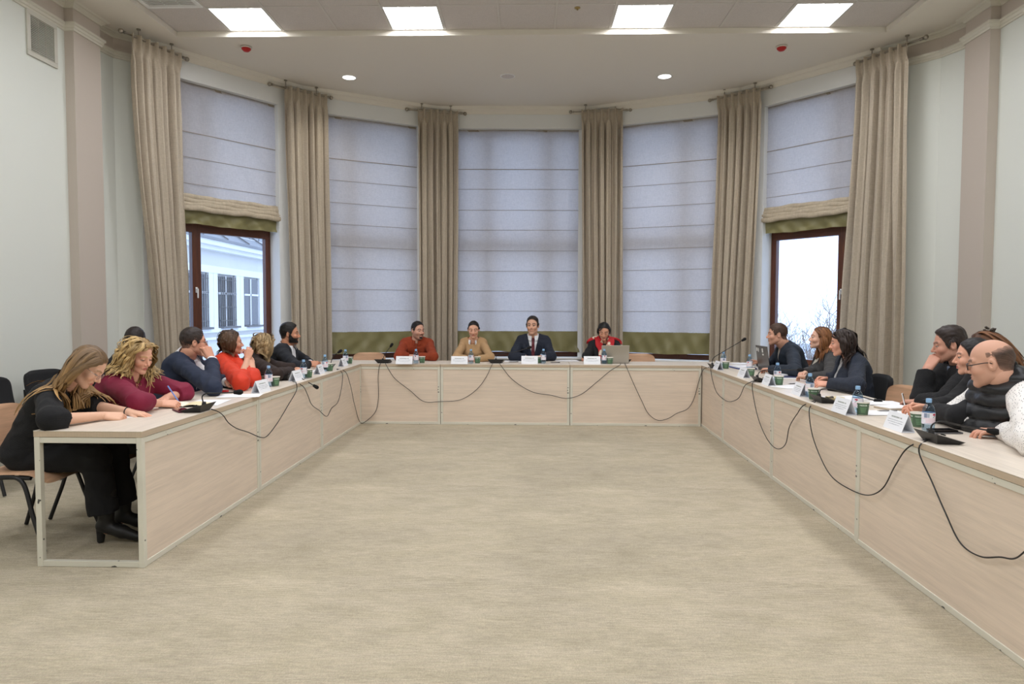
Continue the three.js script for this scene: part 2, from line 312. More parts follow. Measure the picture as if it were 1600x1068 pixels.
// ---------- curtains and rods ----------
const RODS = [[[-4.43, 7.22], [-4.15, 8.05], 187, 290, 200, 276, 231, 284], [[-3.52, 8.95], [-2.89, 9.55], 420, 516, 440, 507, 447, 511], [[-1.94, 10.12], [-1.11, 10.37], 634, 725, 650, 713, 652, 712], [[0.47, 10.33], [1.34, 10.24], 890, 983, 907, 971, 911, 974], [[2.39, 9.82], [3.05, 9.27], 1108, 1203, 1122, 1190, 1114, 1180], [[3.77, 8.45], [4.16, 7.67], 1335, 1445, 1340, 1421, 1321, 1428]];
const where = ['beside the left wall pilaster', 'behind the bearded man', 'behind the rust sweater', 'behind the red scarf', 'behind the open grey laptop', 'behind the woman in pinstripes'];
const where1 = ['at the wall corner near the air vent', where[1], where[2], where[3], where[4], where[5]];
RODS.forEach(([A, B, p0, p1, c0, c1, b0, b1], i) => {
  const a = V(A[0], 4.36, A[1]), b = V(B[0], 4.36, B[1]), L = a.distanceTo(b), dir = b.clone().sub(a).normalize(), out = new THREE.Vector3(dir.z, 0, -dir.x); if (out.dot(V(0, 0, 4).sub(a)) < 0) out.negate();
  const rod = thing('curtain_rod', 'bronze rod with ball finials holding the drape ' + where1[i], 'curtain rod', a);
  const P = (s, y = 0, o = 0) => dir.clone().multiplyScalar(s).add(new THREE.Vector3(0, y, 0)).addScaledVector(out, o);
  mesh('pole', bar(P(0.03), P(L - 0.03), 0.010, 12), M.steel, rod);
  for (const s of [0, 1]) { const g = mesh('finial', new THREE.SphereGeometry(0.027, 16, 12), M.steel, rod); g.position.copy(P(s * L)); const c = mesh('collar', bar(P(s ? L - 0.07 : 0.05), P(s ? L - 0.03 : 0.03), 0.016, 12), M.steel, rod); }
  for (const s of [0.25, 0.75]) { mesh('bracket', [bar(P(s * L), P(s * L, CEIL - 4.36), 0.006), new THREE.CylinderGeometry(0.022, 0.022, 0.012, 14).translate(P(s * L).x, CEIL - 4.36 - 0.006, P(s * L).z), new THREE.TorusGeometry(0.014, 0.004, 6, 14).translate(P(s * L).x, 0, P(s * L).z)].map((g) => metreUV(g)), M.steel, rod); }
  const f = (p) => (p - p0) / (p1 - p0) * L, t0 = f(c0), t1 = f(c1), u0 = f(b0), u1 = f(b1), n = 6, ph = i * 1.3;
  const c = thing('curtain', 'tall beige linen curtain with pinch pleats ' + where1[i], 'curtain', V(A[0], 0, A[1]));
  const top = 4.385, H = top - 0.02;
  mesh('drape', grid(200, 60, (u, v) => {
    const y = top - v * H, dn = v * H, k = sstep(0.2, 4.0, dn), s = mix(mix(t0, t1, u), mix(u0, u1, u), k);
    const hdr = 1 - sstep(0.13, 0.24, dn), pinch = Math.exp(-Math.pow((dn - 0.19) / 0.05, 2));
    const w = u * n * Math.PI * 2, drift = 0.8 * Math.sin(u * 5 + ph) * sstep(0.4, 3.8, dn) + 0.25 * Math.sin(dn * 1.1 + u * 9 + ph), cs = Math.cos(w + drift * (1 - hdr));
    const sharp = Math.sign(cs) * Math.pow(Math.abs(cs), mix(0.55, 0.8, k)), body = 0.048 * (0.75 + 0.35 * Math.sin(u * 17 + ph * 3)) * sharp + 0.014 * Math.sin(w * 2.3 + dn * 0.6 + ph) * (1 - hdr) + 0.01 * noise3(u * 14, dn * 1.2, i * 7);
    const head = 0.030 * Math.pow(0.5 + 0.5 * cs, 3) * 2 - 0.012;
    const o = mix(body, head, hdr) * (1 - 0.35 * pinch) + 0.012 * Math.sin(u * 3.1 + ph) * k;
    const q = P(s + 0.012 * Math.sin(w + 0.6) * (1 - hdr), 0, o); q.y = y; q.uv = [u * 1.9 + i * 0.31, y]; return q;
  }), M.curtain, c);
});

// ---------- small fittings on ceiling and wall ----------
function spot(x, d, lit, label) {
  const t = thing(lit ? 'downlight' : 'ceiling_speaker', label, lit ? 'light' : 'speaker', V(x, CEIL, d));
  mesh('rim', metreUV(new THREE.TorusGeometry(0.088, 0.008, 8, 32).rotateX(Math.PI / 2)), M.white, t);
  mesh(lit ? 'lamp_lens' : 'grille', metreUV(new THREE.CylinderGeometry(0.083, 0.083, 0.008, 32).translate(0, -0.002, 0)), lit ? std(0xffffff, 0.5, { emissive: new THREE.Color(1, 0.97, 0.92), emissiveIntensity: 4 }) : M.tile, t);
  if (lit) { const L = new THREE.SpotLight(new THREE.Color(1, 0.95, 0.88), 5, 0, 1.15, 0.7, 2); L.position.set(0, -0.012, 0); L.target.position.set(0, -3, 0); L.shadow.radius = 4; L.castShadow = true; t.add(L); t.add(L.target); }
}
spot(-2.49, 9.02, true, 'round glowing downlight in the plaster ceiling above the empty corner chair');
spot(1.63, 9.11, true, 'round glowing downlight in the plaster ceiling near the grey laptop side');
spot(-0.41, 9.04, false, 'flush round unlit cover between the two glowing downlights');
for (const [x, d, l] of [[-3.40, 7.96, 'red and white smoke detector on the ceiling near the drape by the bearded man'], [2.79, 8.14, 'red and white smoke detector on the ceiling near the window with bare trees']]) {
  const t = thing('smoke_detector', l, 'smoke detector', V(x, CEIL, d));
  mesh('base', lathe([[0.001, 0], [0.062, 0], [0.062, -0.012], [0.056, -0.018], [0.001, -0.018]], 28), std(0xd9d3c8, 0.5), t);
  mesh('cap', lathe([[0.052, -0.018], [0.052, -0.03], [0.03, -0.052], [0.001, -0.056]], 28), std(0xb3140f, 0.4), t);
}
{ const t = thing('ceiling_sensor', 'tiny brass-coloured sprinkler cover on a ceiling tile', 'sensor', V(0.39, CEIL + 0.062, 7.2));
  mesh('disc', lathe([[0.001, 0], [0.03, 0], [0.03, -0.006], [0.012, -0.012], [0.001, -0.012]], 20), std(0xa08a52, 0.5), t); mesh('pin', metreUV(new THREE.CylinderGeometry(0.006, 0.009, 0.016, 10).translate(0, -0.018, 0)), std(0x8a7540, 0.4), t); }
function vent(t, w, h, n, fm, deep) {
  for (const k of [-1, 1]) { mesh('frame', box(w, 0.045, 0.016, 0, k * (h / 2 - 0.022), 0.008, 'x', 0.003), fm, t); mesh('frame', box(0.045, h - 0.09, 0.016, k * (w / 2 - 0.022), 0, 0.008, 'y', 0.003), fm, t); }
  if (deep) mesh('duct', box(w, h, 0.06, 0, 0, -deep), M.steel, t);
  for (let i = 0; i < n; i++) { const s = mesh('slat', box(w - 0.09, 0.009, 0.003, 0, 0, 0), fm, t); s.position.set(0, (i + 0.5) / n * (h - 0.09) - (h - 0.09) / 2, 0.010); s.rotation.x = -0.55; }
  for (const x of [-0.16, 0.16]) mesh('divider', box(0.006, h - 0.09, 0.005, x * (w - 0.09), 0, 0.006), fm, t);
}
{ const t = thing('air_vent', 'white slatted air vent grille high on the side wall', 'vent', V(WL + 0.001, 3.98, 6.46), Math.PI / 2); vent(t, 0.40, 0.42, 20, std(0xc9c6ba, 0.6), 0.40); }
{ const t = thing('ceiling_vent', 'slatted air outlet in the corner ceiling tile', 'vent', null); const [x, d] = tgrid(0.5, 1.5); t.position.set(x, CEIL + 0.064, -d); t.rotation.set(Math.PI / 2, 0, 0); vent(t, 0.58, 0.58, 14, M.white); }

// ---------- tables ----------
const XL = -2.195, XR = 1.993, ZC = 8.39, AL = 0.0112, AR = -0.0122;
const rowLeft = (d) => XL + AL * (ZC - d), rowRight = (d) => XR + AR * (ZC - d);
M.frame = std(0xffffff, 0.45, { map: texture(512, 512, (u, v) => {
  const chip = noise2(u * 60, v * 60, 60, 60, 31) * 0.5 + noise2(u * 22, v * 22, 22, 22, 32) * 0.5, k = chip > 0.84 ? 0.35 : 1, n = 1 + 0.03 * (noise2(u * 9, v * 9, 9, 9, 3) - 0.5);
  return [0.845 * n * k, 0.83 * n * k, 0.77 * n * k];
}) });
const topG = new RoundedBoxGeometry(1.597, 0.034, 0.6, 1, 0.002); topG.translate(0, 0.733, 0); const TOPG = metreUV(topG);
const panelG = box(1.536, 0.655, 0.016, 0, 0.3585, 0.283), sq = 0.031;
function makeTable(label) {
  const t = thing('conference_table', label, 'table', V(0, 0, 0), 0);
  mesh('tabletop', box(1.597, 0.004, 0.6, 0, 0.748, 0, 'x', 0.0015), M.top, t);
  mesh('tabletop_edge', box(1.596, 0.0305, 0.599, 0, 0.7305, 0, 'x', 0.002), M.edge, t);
  mesh('front_panel', panelG, M.panel, t);
  for (const x of [-1, 1]) {
    for (const z of [-1, 1]) mesh('leg', box(sq, 0.715, sq, x * (0.797 - sq / 2), 0.3575, z * (0.298 - sq / 2), 'y', 0.002), M.frame, t);
    for (const y of [0.7 - 0.002, sq / 2 + 0.001]) mesh('side_rail', box(sq - 0.002, sq, 0.534, x * (0.797 - sq / 2), y, 0, 'z', 0.002), M.frame, t);
  }
  for (const [y, z] of [[0.698, 0.298 - sq / 2], [sq / 2 + 0.001, 0.298 - sq / 2], [0.698, -0.298 + sq / 2]]) mesh('front_rail', box(1.532, sq, sq - 0.002, 0, y, z, 'x', 0.002), M.frame, t);
  return t;
}
const tableLabels = ['pale wood conference table whose open white steel end shows the black boots', 'middle pale wood table of the row with the navy and orange jackets', 'pale wood table of the row before the bearded man, ending in the inner corner',
  'pale wood table in front of the red scarf and silver laptop', 'pale wood table in front of the navy suit and the beige sweater', 'pale wood table in front of the rust sweater man', 'pale wood table under the grey laptop in the far corner', 'pale wood table in front of the two women in blazers', 'pale wood table under the empty beige chair and the green cups', 'nearest pale wood table, in front of the man in the quilted vest'];
const T0 = makeTable(tableLabels[0]), tableSpots = [];
for (let k = 2; k >= 0; k--) { const d = ZC - 0.8 - 1.6 * k; tableSpots.push([rowLeft(d) - 0.3, d, Math.PI / 2 + AL]); }
for (let k = 0; k < 3; k++) tableSpots.push([XR - 0.8 - 1.6 * k, ZC + 0.3, 0]);
for (let k = 0; k < 4; k++) { const d = ZC - 0.2 - 1.6 * k; tableSpots.push([rowRight(d) + 0.302 - (k === 3 ? 0.008 : 0), d, -Math.PI / 2 - 0.0122]); }
tableSpots.forEach(([x, d, a], i) => { if (i) copyOf(T0, V(x, 0, d), a, tableLabels[i], 'conference_table'); else { T0.position.copy(V(x, 0, d)); T0.rotation.y = a; } });

// ---------- chairs ----------
M.ply = std(0xffffff, 0.42, { map: rep(wood([0.80, 0.64, 0.51], 0.14, 71), 1, 1), side: THREE.DoubleSide });
M.seatCloth = std(0x1b1b1d, 0.95, { bumpMap: rep(speck, 8, 8), bumpScale: 0.001 });
function shell(w, h, bend, depth, th, round, place) {           // a rounded, bent board: place(x, y, z) maps it; z is its thickness
  const n = 22, m = 18, top = [], pts = (side) => grid(n, m, (u, v) => {
    const a = u * 2 - 1, b = v * 2 - 1, r = round, px = Math.sign(a) * Math.pow(Math.abs(a), 1) * w / 2 * (1 - r * Math.pow(Math.abs(b), 6)), py = b * h / 2 * (1 - r * 0.8 * Math.pow(Math.abs(a), 6));
    const q = place(px, py, bend * (a * a) + depth * b * b + side * th / 2 * Math.sqrt(Math.max(0, 1 - Math.pow(Math.max(Math.abs(a), Math.abs(b)), 14)))); q.uv = [px, py]; return q;
  });
  return [pts(1), pts(-1)];
}
function makeChair(kind, label) {                               // faces local +z, origin under the middle of the seat
  const t = thing(kind === 'ply' ? 'plywood_chair' : 'padded_chair', label, 'chair', V(0, 0, 0), 0);
  const pad = kind !== 'ply', mat = pad ? M.seatCloth : M.ply, v3 = (x, y, z) => new THREE.Vector3(x, y, z);
  mesh('seat', shell(0.455, 0.43, -0.012, -0.014, pad ? 0.05 : 0.014, 0.12, (x, y, z) => v3(x, 0.462 + z - 0.05 * sstep(0.1, 0.23, y), y + 0.01)), mat, t);
  const hb = pad ? 0.33 : 0.31, yb = pad ? 0.70 : 0.668;
  mesh('backrest', shell(0.46, hb, 0.05, 0.01, pad ? 0.045 : 0.013, 0.16, (x, y, z) => v3(x, yb + y, -0.245 - y * 0.2 + z)), mat, t);
  for (const s of [-1, 1]) {
    mesh('leg', tube([v3(s * 0.215, 0.435, -0.12), v3(s * 0.222, 0.435, 0.02), v3(s * 0.226, 0.41, 0.075), v3(s * 0.245, 0.2, 0.15), v3(s * 0.262, 0.008, 0.22)], 0.0125, 26, 8), M.black, t);
    mesh('leg', tube([v3(s * 0.215, 0.428, 0.12), v3(s * 0.222, 0.428, -0.06), v3(s * 0.226, 0.40, -0.115), v3(s * 0.245, 0.2, -0.19), v3(s * 0.262, 0.008, -0.26)], 0.0125, 26, 8), M.black, t);
    mesh('upright', tube([v3(s * 0.17, 0.43, -0.05), v3(s * 0.17, 0.42, -0.20), v3(s * 0.17, 0.45, -0.265), v3(s * 0.17, 0.56, -0.255), v3(s * 0.17, 0.70, -0.262)], 0.0115, 24, 8), M.black, t);
  }
  mesh('crossbar', bar(v3(-0.215, 0.43, 0.1), v3(0.215, 0.43, 0.1), 0.009), M.black, t);
  return t;
}
let plyChair, padChair;
function chair(kind, x, d, turn, label, group) {
  let c;
  if (kind === 'ply') c = plyChair ? copyOf(plyChair, V(x, 0, d), turn, label, 'plywood_chair') : (plyChair = makeChair('ply', label));
  else c = padChair ? copyOf(padChair, V(x, 0, d), turn, label, 'padded_chair') : (padChair = makeChair('pad', label));
  c.position.copy(V(x, 0, d)); c.rotation.set(0, turn, 0); if (group) c.userData.group = group;
  return c;
}
const R = Math.PI / 180;
chair('ply', -2.90, 4.2, 92 * R, 'beige plywood chair under the long-haired woman in black at the table end');
chair('pad', -4.18, 5.22, 82 * R, 'black padded chair against the side wall, cut by the picture edge');
chair('pad', -4.26, 6.0, 84 * R, 'black padded chair by the wall just behind the long fair hair');
chair('pad', 3.72, 6.5, -92 * R, 'black padded empty chair behind the beige plywood chair');
chair('ply', 2.72, 5.42, -74 * R, 'empty beige plywood chair between the pinstriped woman and the man resting his chin');
chair('ply', -2.36, 9.26, 180 * R - Math.PI, 'empty beige plywood chair in the inner corner beside the rust sweater');
chair('ply', 1.38, 9.26, 0, 'empty beige plywood chair beside the woman in the red scarf');

// ---------- microphones and their cables ----------
M.mic = std(0x1d1c1c, 0.42); M.foam = std(0x121112, 0.98);
function micBase() {
  const f = [[-0.078, 0, 0.062], [0.078, 0, 0.062], [0.092, 0.014, 0.085], [-0.092, 0.014, 0.085], [-0.062, 0, -0.035], [0.062, 0, -0.035], [0.104, 0.052, -0.062], [-0.104, 0.052, -0.062]];
  const q = [[0, 1, 2, 3], [3, 2, 6, 7], [7, 6, 5, 4], [4, 5, 1, 0], [1, 5, 6, 2], [4, 0, 3, 7]], pos = [];
  for (const [a, b, c, d] of q) for (const k of [a, b, c, a, c, d]) pos.push(...f[k]);
  const g = new THREE.BufferGeometry(); g.setAttribute('position', new THREE.Float32BufferAttribute(pos, 3)); g.computeVertexNormals(); return metreUV(g);
}
const micBaseG = micBase();
const LTURN = Math.PI / 2 + AL, RTURN = -Math.PI / 2 - 0.0122;
// each: base pixel on the table, turn (local +z is the user's side), gooseneck pixels, words
const mics = [
  [[312, 642], -LTURN, [[317, 630], [316, 619], [322, 614.5], [336, 614], [370, 612.5]], 'beside the open notebook and the burgundy phone'],
  [[447, 593], -LTURN, [[452, 588], [452.3, 583], [456, 582], [470, 590], [492, 603]], 'with its neck hanging out over the table front'],
  [[512, 576], -LTURN, [[518, 570], [519, 560], [522, 555], [530, 549.5]], 'near the inner corner beside the bearded man'],
  [[599, 567], Math.PI, [[599, 563], [601, 554], [611, 540]], 'at the corner before the rust sweater'],
  [[775, 567], Math.PI, [[775, 561], [776, 555], [790, 551], [805, 549.5], [826, 543]], 'between the beige sweater and the navy suit'],
  [[973, 567], Math.PI, [[974, 562], [974.5, 558], [971, 552], [962, 549]], 'behind which the silver laptop stands'],
  [[1117, 575], -RTURN, [[1111, 568], [1114, 560], [1128, 550.5], [1161, 531]], 'rising high in front of the far corner curtain'],
  [[1188, 596], -RTURN, [[1184, 589], [1186, 582], [1192, 578.5], [1210, 577.5], [1249, 577.5]], 'with a level neck in front of the grey laptop'],
  [[1286, 628], -RTURN, [[1279, 618], [1282, 609], [1291, 607], [1320, 613], [1370, 626]], 'in front of the pinstriped woman'],
  [[1464, 690], -RTURN, [[1453.5, 676], [1456, 664], [1467, 658.5], [1500, 664], [1549, 673]], 'in front of the man in the quilted vest'],
];
mics.forEach(([b, turn, neck, words]) => {
  const p = atY(b[0], b[1], 0.75), t = thing('desk_microphone', 'black wedge desk microphone ' + words, 'microphone', p, turn), d = -p.z;
  mesh('base', micBaseG, M.mic, t);
  t.updateMatrixWorld(true);
  const loc = neck.map(([x, y]) => t.worldToLocal(at(x, y, d)));
  loc[0].set(0, 0.04, -0.03);
  mesh('socket', metreUV(new THREE.CylinderGeometry(0.011, 0.016, 0.024, 14).translate(0, 0.05, -0.03)), M.mic, t);
  mesh('gooseneck', tube(loc, 0.0042, 40, 8), M.mic, t);
  const e = loc[loc.length - 1], dir = e.clone().sub(loc[loc.length - 2]).normalize();
  const foam = mesh('foam_cover', lathe([[0.001, -0.02], [0.012, -0.018], [0.015, 0], [0.018, 0.014], [0.017, 0.028], [0.011, 0.038], [0.001, 0.041]], 18), M.foam, t);
  foam.position.copy(e); foam.quaternion.setFromUnitVectors(new THREE.Vector3(0, 1, 0), dir);
  mesh('button', metreUV(new THREE.CylinderGeometry(0.012, 0.012, 0.006, 14).rotateX(0.25).translate(0, 0.036, 0.03)), M.foam, t);
});
function onFront(px, py, off = 0.014) {                          // on the front panels of the table the pixel shows
  const r = new THREE.Vector3((px - 800) / FOCAL, -(py - 534) / FOCAL, -1).applyQuaternion(camera.quaternion), o = camera.position;
  const tc = (ZC - off) / -r.z, c = r.clone().multiplyScalar(tc).add(o);
  if (c.x > rowLeft(ZC) && c.x < XR) return c;
  const L = c.x < 0, k = L ? AL : AR, x0 = (L ? XL + off : XR - off) + k * ZC;   // x = x0 - k d
  const d = x0 / (r.x / -r.z + k); return r.multiplyScalar(d / -r.z).add(o);
}
const cables = [
  [[330, 639], [337, 641], [349, 649], [356, 659], [368, 668], [388, 675], [408, 683], [417, 681], [431, 664], [450, 633], [464, 607], [463, 599], [457, 595]],
  [[460, 596], [472, 602], [480, 615], [486, 630], [499, 641], [510.7, 650], [518, 637.6], [528.7, 626], [535, 594], [534, 581], [526, 577]],
  [[526, 576], [538, 579], [547, 600], [554, 632], [565, 661], [570, 659], [586, 644], [591, 624], [591, 586], [593, 571], [595, 567]],
  [[602, 567], [604, 571], [616, 590], [641, 610], [662.6, 627], [688, 627], [720, 624], [745, 608], [760, 588], [768, 571], [770, 567]],
  [[780, 567], [783, 571], [800, 592], [832, 612], [860, 617], [886, 622], [907.5, 616], [931, 598], [955, 578], [967, 571], [970, 567]],
  [[976, 567], [978, 571], [988, 594.6], [1002.5, 625.5], [1014, 647], [1028.6, 656.4], [1045, 653], [1057, 645.7], [1074, 638.6], [1083, 625.5], [1093, 592], [1099, 577], [1108, 573]],
  [[1110, 574], [1113, 592], [1119, 611], [1131, 623.6], [1142.6, 627], [1154.5, 621], [1164, 602], [1172, 597], [1180, 594]],
  [[1181, 595], [1175.4, 600], [1176, 611], [1185, 654], [1199.6, 687], [1216, 701], [1228, 692], [1233, 668], [1245.7, 646], [1255.5, 633], [1272, 626]],
  [[1274, 627], [1265, 637], [1264.5, 648], [1269, 678], [1282, 714], [1299, 743.6], [1326, 763], [1360, 773], [1379.6, 762], [1399, 726.6], [1420, 698], [1446, 686]],
  [[1449, 687], [1437, 696], [1436, 706], [1456, 752], [1476, 798], [1500, 847], [1532, 869], [1563.5, 870], [1583, 872.5], [1600, 862], [1640, 815], [1665, 775]],
];
const cableWords = ['under the red pencil case side of the open-ended row', 'in a sharp V before the brown jacket and bearded man', 'dropping almost to the floor in the inner corner', 'below the rust and beige sweaters', 'below the navy suit and tie', 'below the silver laptop, its loop almost on the floor', 'in a small loop beneath the far corner cups', 'in a long loop beneath the grey laptop', 'looping across the gap between the two nearest tables', 'nearest and longest, running out of the picture'];
cables.forEach((c, i) => {
  const P = c.map(([x, y], k) => (k === 0 || (k === c.length - 1 && i < 9)) ? atY(x, y, 0.757) : onFront(x, y, 0.012 + 0.012 * Math.sin(k * 1.3 + i) ** 2));
  tag(mesh('microphone_cable', tube(P, 0.0036, 90, 6), M.mic), 'thin black cable hanging ' + cableWords[i], 'cable');
});

// ---------- bottles, cups, name cards ----------
M.pet = phys(0xeaf4fb, 0.04, { transmission: 1, thickness: 0, ior: 1.33 });
M.cap = std(0x8fb9e0, 0.4);
const labelTex = canvasTexture(512, 256, (g, w, h) => {
  g.fillStyle = '#eceaf0'; g.fillRect(0, 0, w, h);
  for (let k = 0; k < 2; k++) { const x = k * 256; g.fillStyle = '#8a93ab'; g.fillRect(x + 18, 14, 40, 100); g.fillStyle = '#aab6c4'; g.fillRect(x + 60, 20, 26, 90);
    g.strokeStyle = '#1f5a3c'; g.lineWidth = 8; g.beginPath(); g.moveTo(x + 130, 110); g.lineTo(x + 165, 60); g.stroke();
    g.fillStyle = '#c2334f'; g.beginPath(); for (let a = 0; a < 5; a++) { const q = a * 1.2566; g.ellipse(x + 150 + 16 * Math.cos(q), 40 + 14 * Math.sin(q), 12, 6, q, 0, 7); } g.fill();
    g.fillStyle = '#e7a9bb'; g.fillRect(x + 10, 130, 236, 9); g.fillStyle = '#e2b6c2'; for (let r = 0; r < 3; r++) g.fillRect(x + 40, 160 + r * 26, 150 - r * 20, 10); g.fillStyle = '#7f8db0'; g.fillRect(x + 20, 238, 216, 8); }
});
M.label = std(0xffffff, 0.5, { map: labelTex });
function makeBottle(label) {
  const t = thing('water_bottle', label, 'bottle', V(0, 0, 0));
  mesh('bottle_body', lathe([[0.001, 0.004], [0.024, 0.002], [0.031, 0.008], [0.0325, 0.02], [0.031, 0.03], [0.0325, 0.042], [0.0325, 0.105], [0.031, 0.118], [0.027, 0.134], [0.019, 0.148], [0.0135, 0.156], [0.0128, 0.168], [0.0105, 0.168], [0.0112, 0.156], [0.017, 0.147], [0.025, 0.133], [0.0295, 0.117], [0.031, 0.104], [0.031, 0.02], [0.029, 0.01], [0.001, 0.008]], 28), M.pet, t);
  mesh('paper_label', new THREE.CylinderGeometry(0.0331, 0.0331, 0.062, 32, 1, true).translate(0, 0.076, 0), M.label, t);
  mesh('cap', lathe([[0.001, 0.182], [0.013, 0.182], [0.0145, 0.180], [0.0148, 0.163], [0.0135, 0.160], [0.012, 0.160]], 24), M.cap, t);
  return t;
}
const bottles = [[420, 604, 'by the name card nearest the orange blouse'], [474.5, 591, 'before the brown jacketed woman with curly hair'], [508, 580, 'before the bearded man in the dark blazer'], [540, 569, 'in the inner corner in front of the empty beige chair'], [650, 568, 'before the rust sweater'], [736, 568, 'before the beige sweater'], [849, 567.5, 'before the navy suit and tie'], [944, 568, 'in front of the silver laptop'], [1130, 573, 'in the far corner below the rising microphone'], [1171, 579, 'just beside the lid of the grey laptop'], [1214.5, 597, 'in front of the navy blazer, beside its green cup'], [1265, 620, 'by the hands of the pinstriped woman'], [1339.5, 647, 'with pink print before the empty beige chair'], [1450, 674, 'largest, in front of the man in the quilted vest']];
const B0 = makeBottle('');
bottles.forEach(([x, y, w], i) => { const p = atY(x, y, 0.751), l = 'water bottle with blue cap ' + w; if (i) copyOf(B0, p, i * 1.1, l, 'water_bottle'); else { B0.position.copy(p); B0.userData.label = l; } });
const cupTex = canvasTexture(1024, 256, (g, w, h) => {
  g.fillStyle = '#4a654c'; g.fillRect(0, 0, w, h); g.fillStyle = '#dfe9dc'; g.textAlign = 'center';
  for (let k = 0; k < 4; k++) { const x = 128 + k * 256; g.font = 'bold 44px sans-serif'; g.fillText('FREEDOM', x, 62); g.fillStyle = '#6f9a70'; g.font = '26px sans-serif'; for (let r = 0; r < 4; r++) g.fillRect(x - 92 + r * 7, 96 + r * 30, 180 - r * 16, 13); g.fillStyle = '#dfe9dc'; }
});
M.cup = std(0xffffff, 0.55, { map: cupTex }); M.cupWhite = std(0xefe9dc, 0.6);
function makeCup(label) {
  const t = thing('paper_cup', label, 'cup', V(0, 0, 0));
  mesh('sleeve', new THREE.CylinderGeometry(0.0395, 0.0305, 0.074, 32, 1, true).translate(0, 0.041, 0), M.cup, t);
  mesh('cup_body', lathe([[0.001, 0.004], [0.029, 0.004], [0.0298, 0.001], [0.0302, 0.004], [0.0396, 0.079], [0.042, 0.081], [0.0415, 0.085], [0.0395, 0.083], [0.03, 0.008], [0.001, 0.008]], 32), M.cupWhite, t);
  mesh('coffee', new THREE.CylinderGeometry(0.0365, 0.036, 0.002, 28).translate(0, 0.055, 0), std(0x3a2416, 0.2), t);
  return t;
}
const cups = [[430, 603, 'next to the bottle before the orange blouse'], [482, 590, 'next to the bottle before the brown jacket'], [515, 579.5, 'half hidden by the microphone near the bearded man'], [546, 568, 'in the inner corner behind a name card'], [659.5, 567, 'before the rust sweater man'], [746, 567.5, 'before the woman in the beige sweater'], [842.5, 567, 'peeping out beside the navy suit name card'], [953, 568.5, 'in front of the silver laptop, near its microphone'], [1134, 576, 'in the far corner by the blue folder'], [1173, 588, 'in front of the grey laptop lid'], [1217, 601.5, 'before the navy blazer, half behind a bottle'], [1271, 624, 'behind the microphone of the pinstriped woman'], [1347.5, 648, 'at the table joint before the empty beige chair'], [1434, 667, 'nearest, beside the largest bottle']];
const K0 = makeCup('');
cups.forEach(([x, y, w], i) => { const p = atY(x, y, 0.7505), l = 'green paper cup with white lettering ' + w; if (i) copyOf(K0, p, 0.5 + i * 1.57, l, 'paper_cup'); else { K0.position.copy(p); K0.userData.label = l; } });
const cardTex = canvasTexture(512, 256, (g, w, h) => {
  g.fillStyle = '#eef0f4'; g.fillRect(0, 0, w, h); g.fillStyle = '#9aa0a8';
  const row = (y, x0, x1, hh, c) => { g.fillStyle = c; for (let x = x0; x < x1;) { const l = 6 + h2(x, y, 3) * 14; g.fillRect(x, y, Math.min(l, x1 - x), hh); x += l + 3 + (h2(x, y, 5) > 0.8 ? 10 : 0); } };
  row(62, 110, 402, 20, '#8a9089'); row(112, 60, 452, 9, '#a7acb3'); row(142, 60, 452, 9, '#a7acb3'); row(172, 120, 392, 9, '#a7acb3');
});
M.card = std(0xffffff, 0.6, { map: cardTex }); M.paper = std(0xf1f1f2, 0.75); M.cardPlain = std(0xeef0f4, 0.6);
function makeCard(label) {                                       // faces local +z
  const t = thing('name_card', label, 'name card', V(0, 0, 0)), a = Math.atan2(0.036, 0.097), hh = 0.103;
  const f = new THREE.BoxGeometry(0.205, hh, 0.0012); f.translate(0, hh / 2, 0);
  const face = mesh('front_face', f, M.card, t); face.position.z = 0.036; face.rotation.x = -a;
  const back = mesh('back_face', f, M.cardPlain, t); back.position.z = -0.036; back.rotation.x = a;
  mesh('foot', new THREE.BoxGeometry(0.204, 0.0012, 0.07).translate(0, 0.0012, 0), M.cardPlain, t);
  return t;
}
const cards = [[408, 612, LTURN, 'by the orange blouse, nearest the red pencil case'], [463, 594, LTURN, 'behind the microphone before the brown jacket'], [499, 583.5, LTURN, 'before the bearded man'], [536, 571.5, LTURN, 'in the inner corner without a sitter'], [632, 568.3, 0, 'before the rust sweater man'], [718, 568.3, 0, 'shiny, before the beige sweater'], [827.5, 567.8, 0, 'before the navy suit and tie'], [925, 568.3, 0, 'before the woman in the red scarf'], [1122, 577, RTURN, 'in the far corner beside the rising microphone'], [1162, 589, RTURN, 'before the grey laptop'], [1201, 601, RTURN, 'next to the level-necked microphone'], [1250, 617, RTURN, 'before the pinstriped woman'], [1318, 645, RTURN, 'before the empty beige chair'], [1404, 671, RTURN, 'nearest and largest, before the pen-holding woman']];
const C0 = makeCard('');
cards.forEach(([x, y, a, w], i) => { const p = atY(x, y, 0.7505), l = 'white folded name card ' + w, tw = a + (rnd() - 0.5) * 0.12; if (i) copyOf(C0, p, tw, l, 'name_card'); else { C0.position.copy(p); C0.rotation.y = tw; C0.userData.label = l; } });

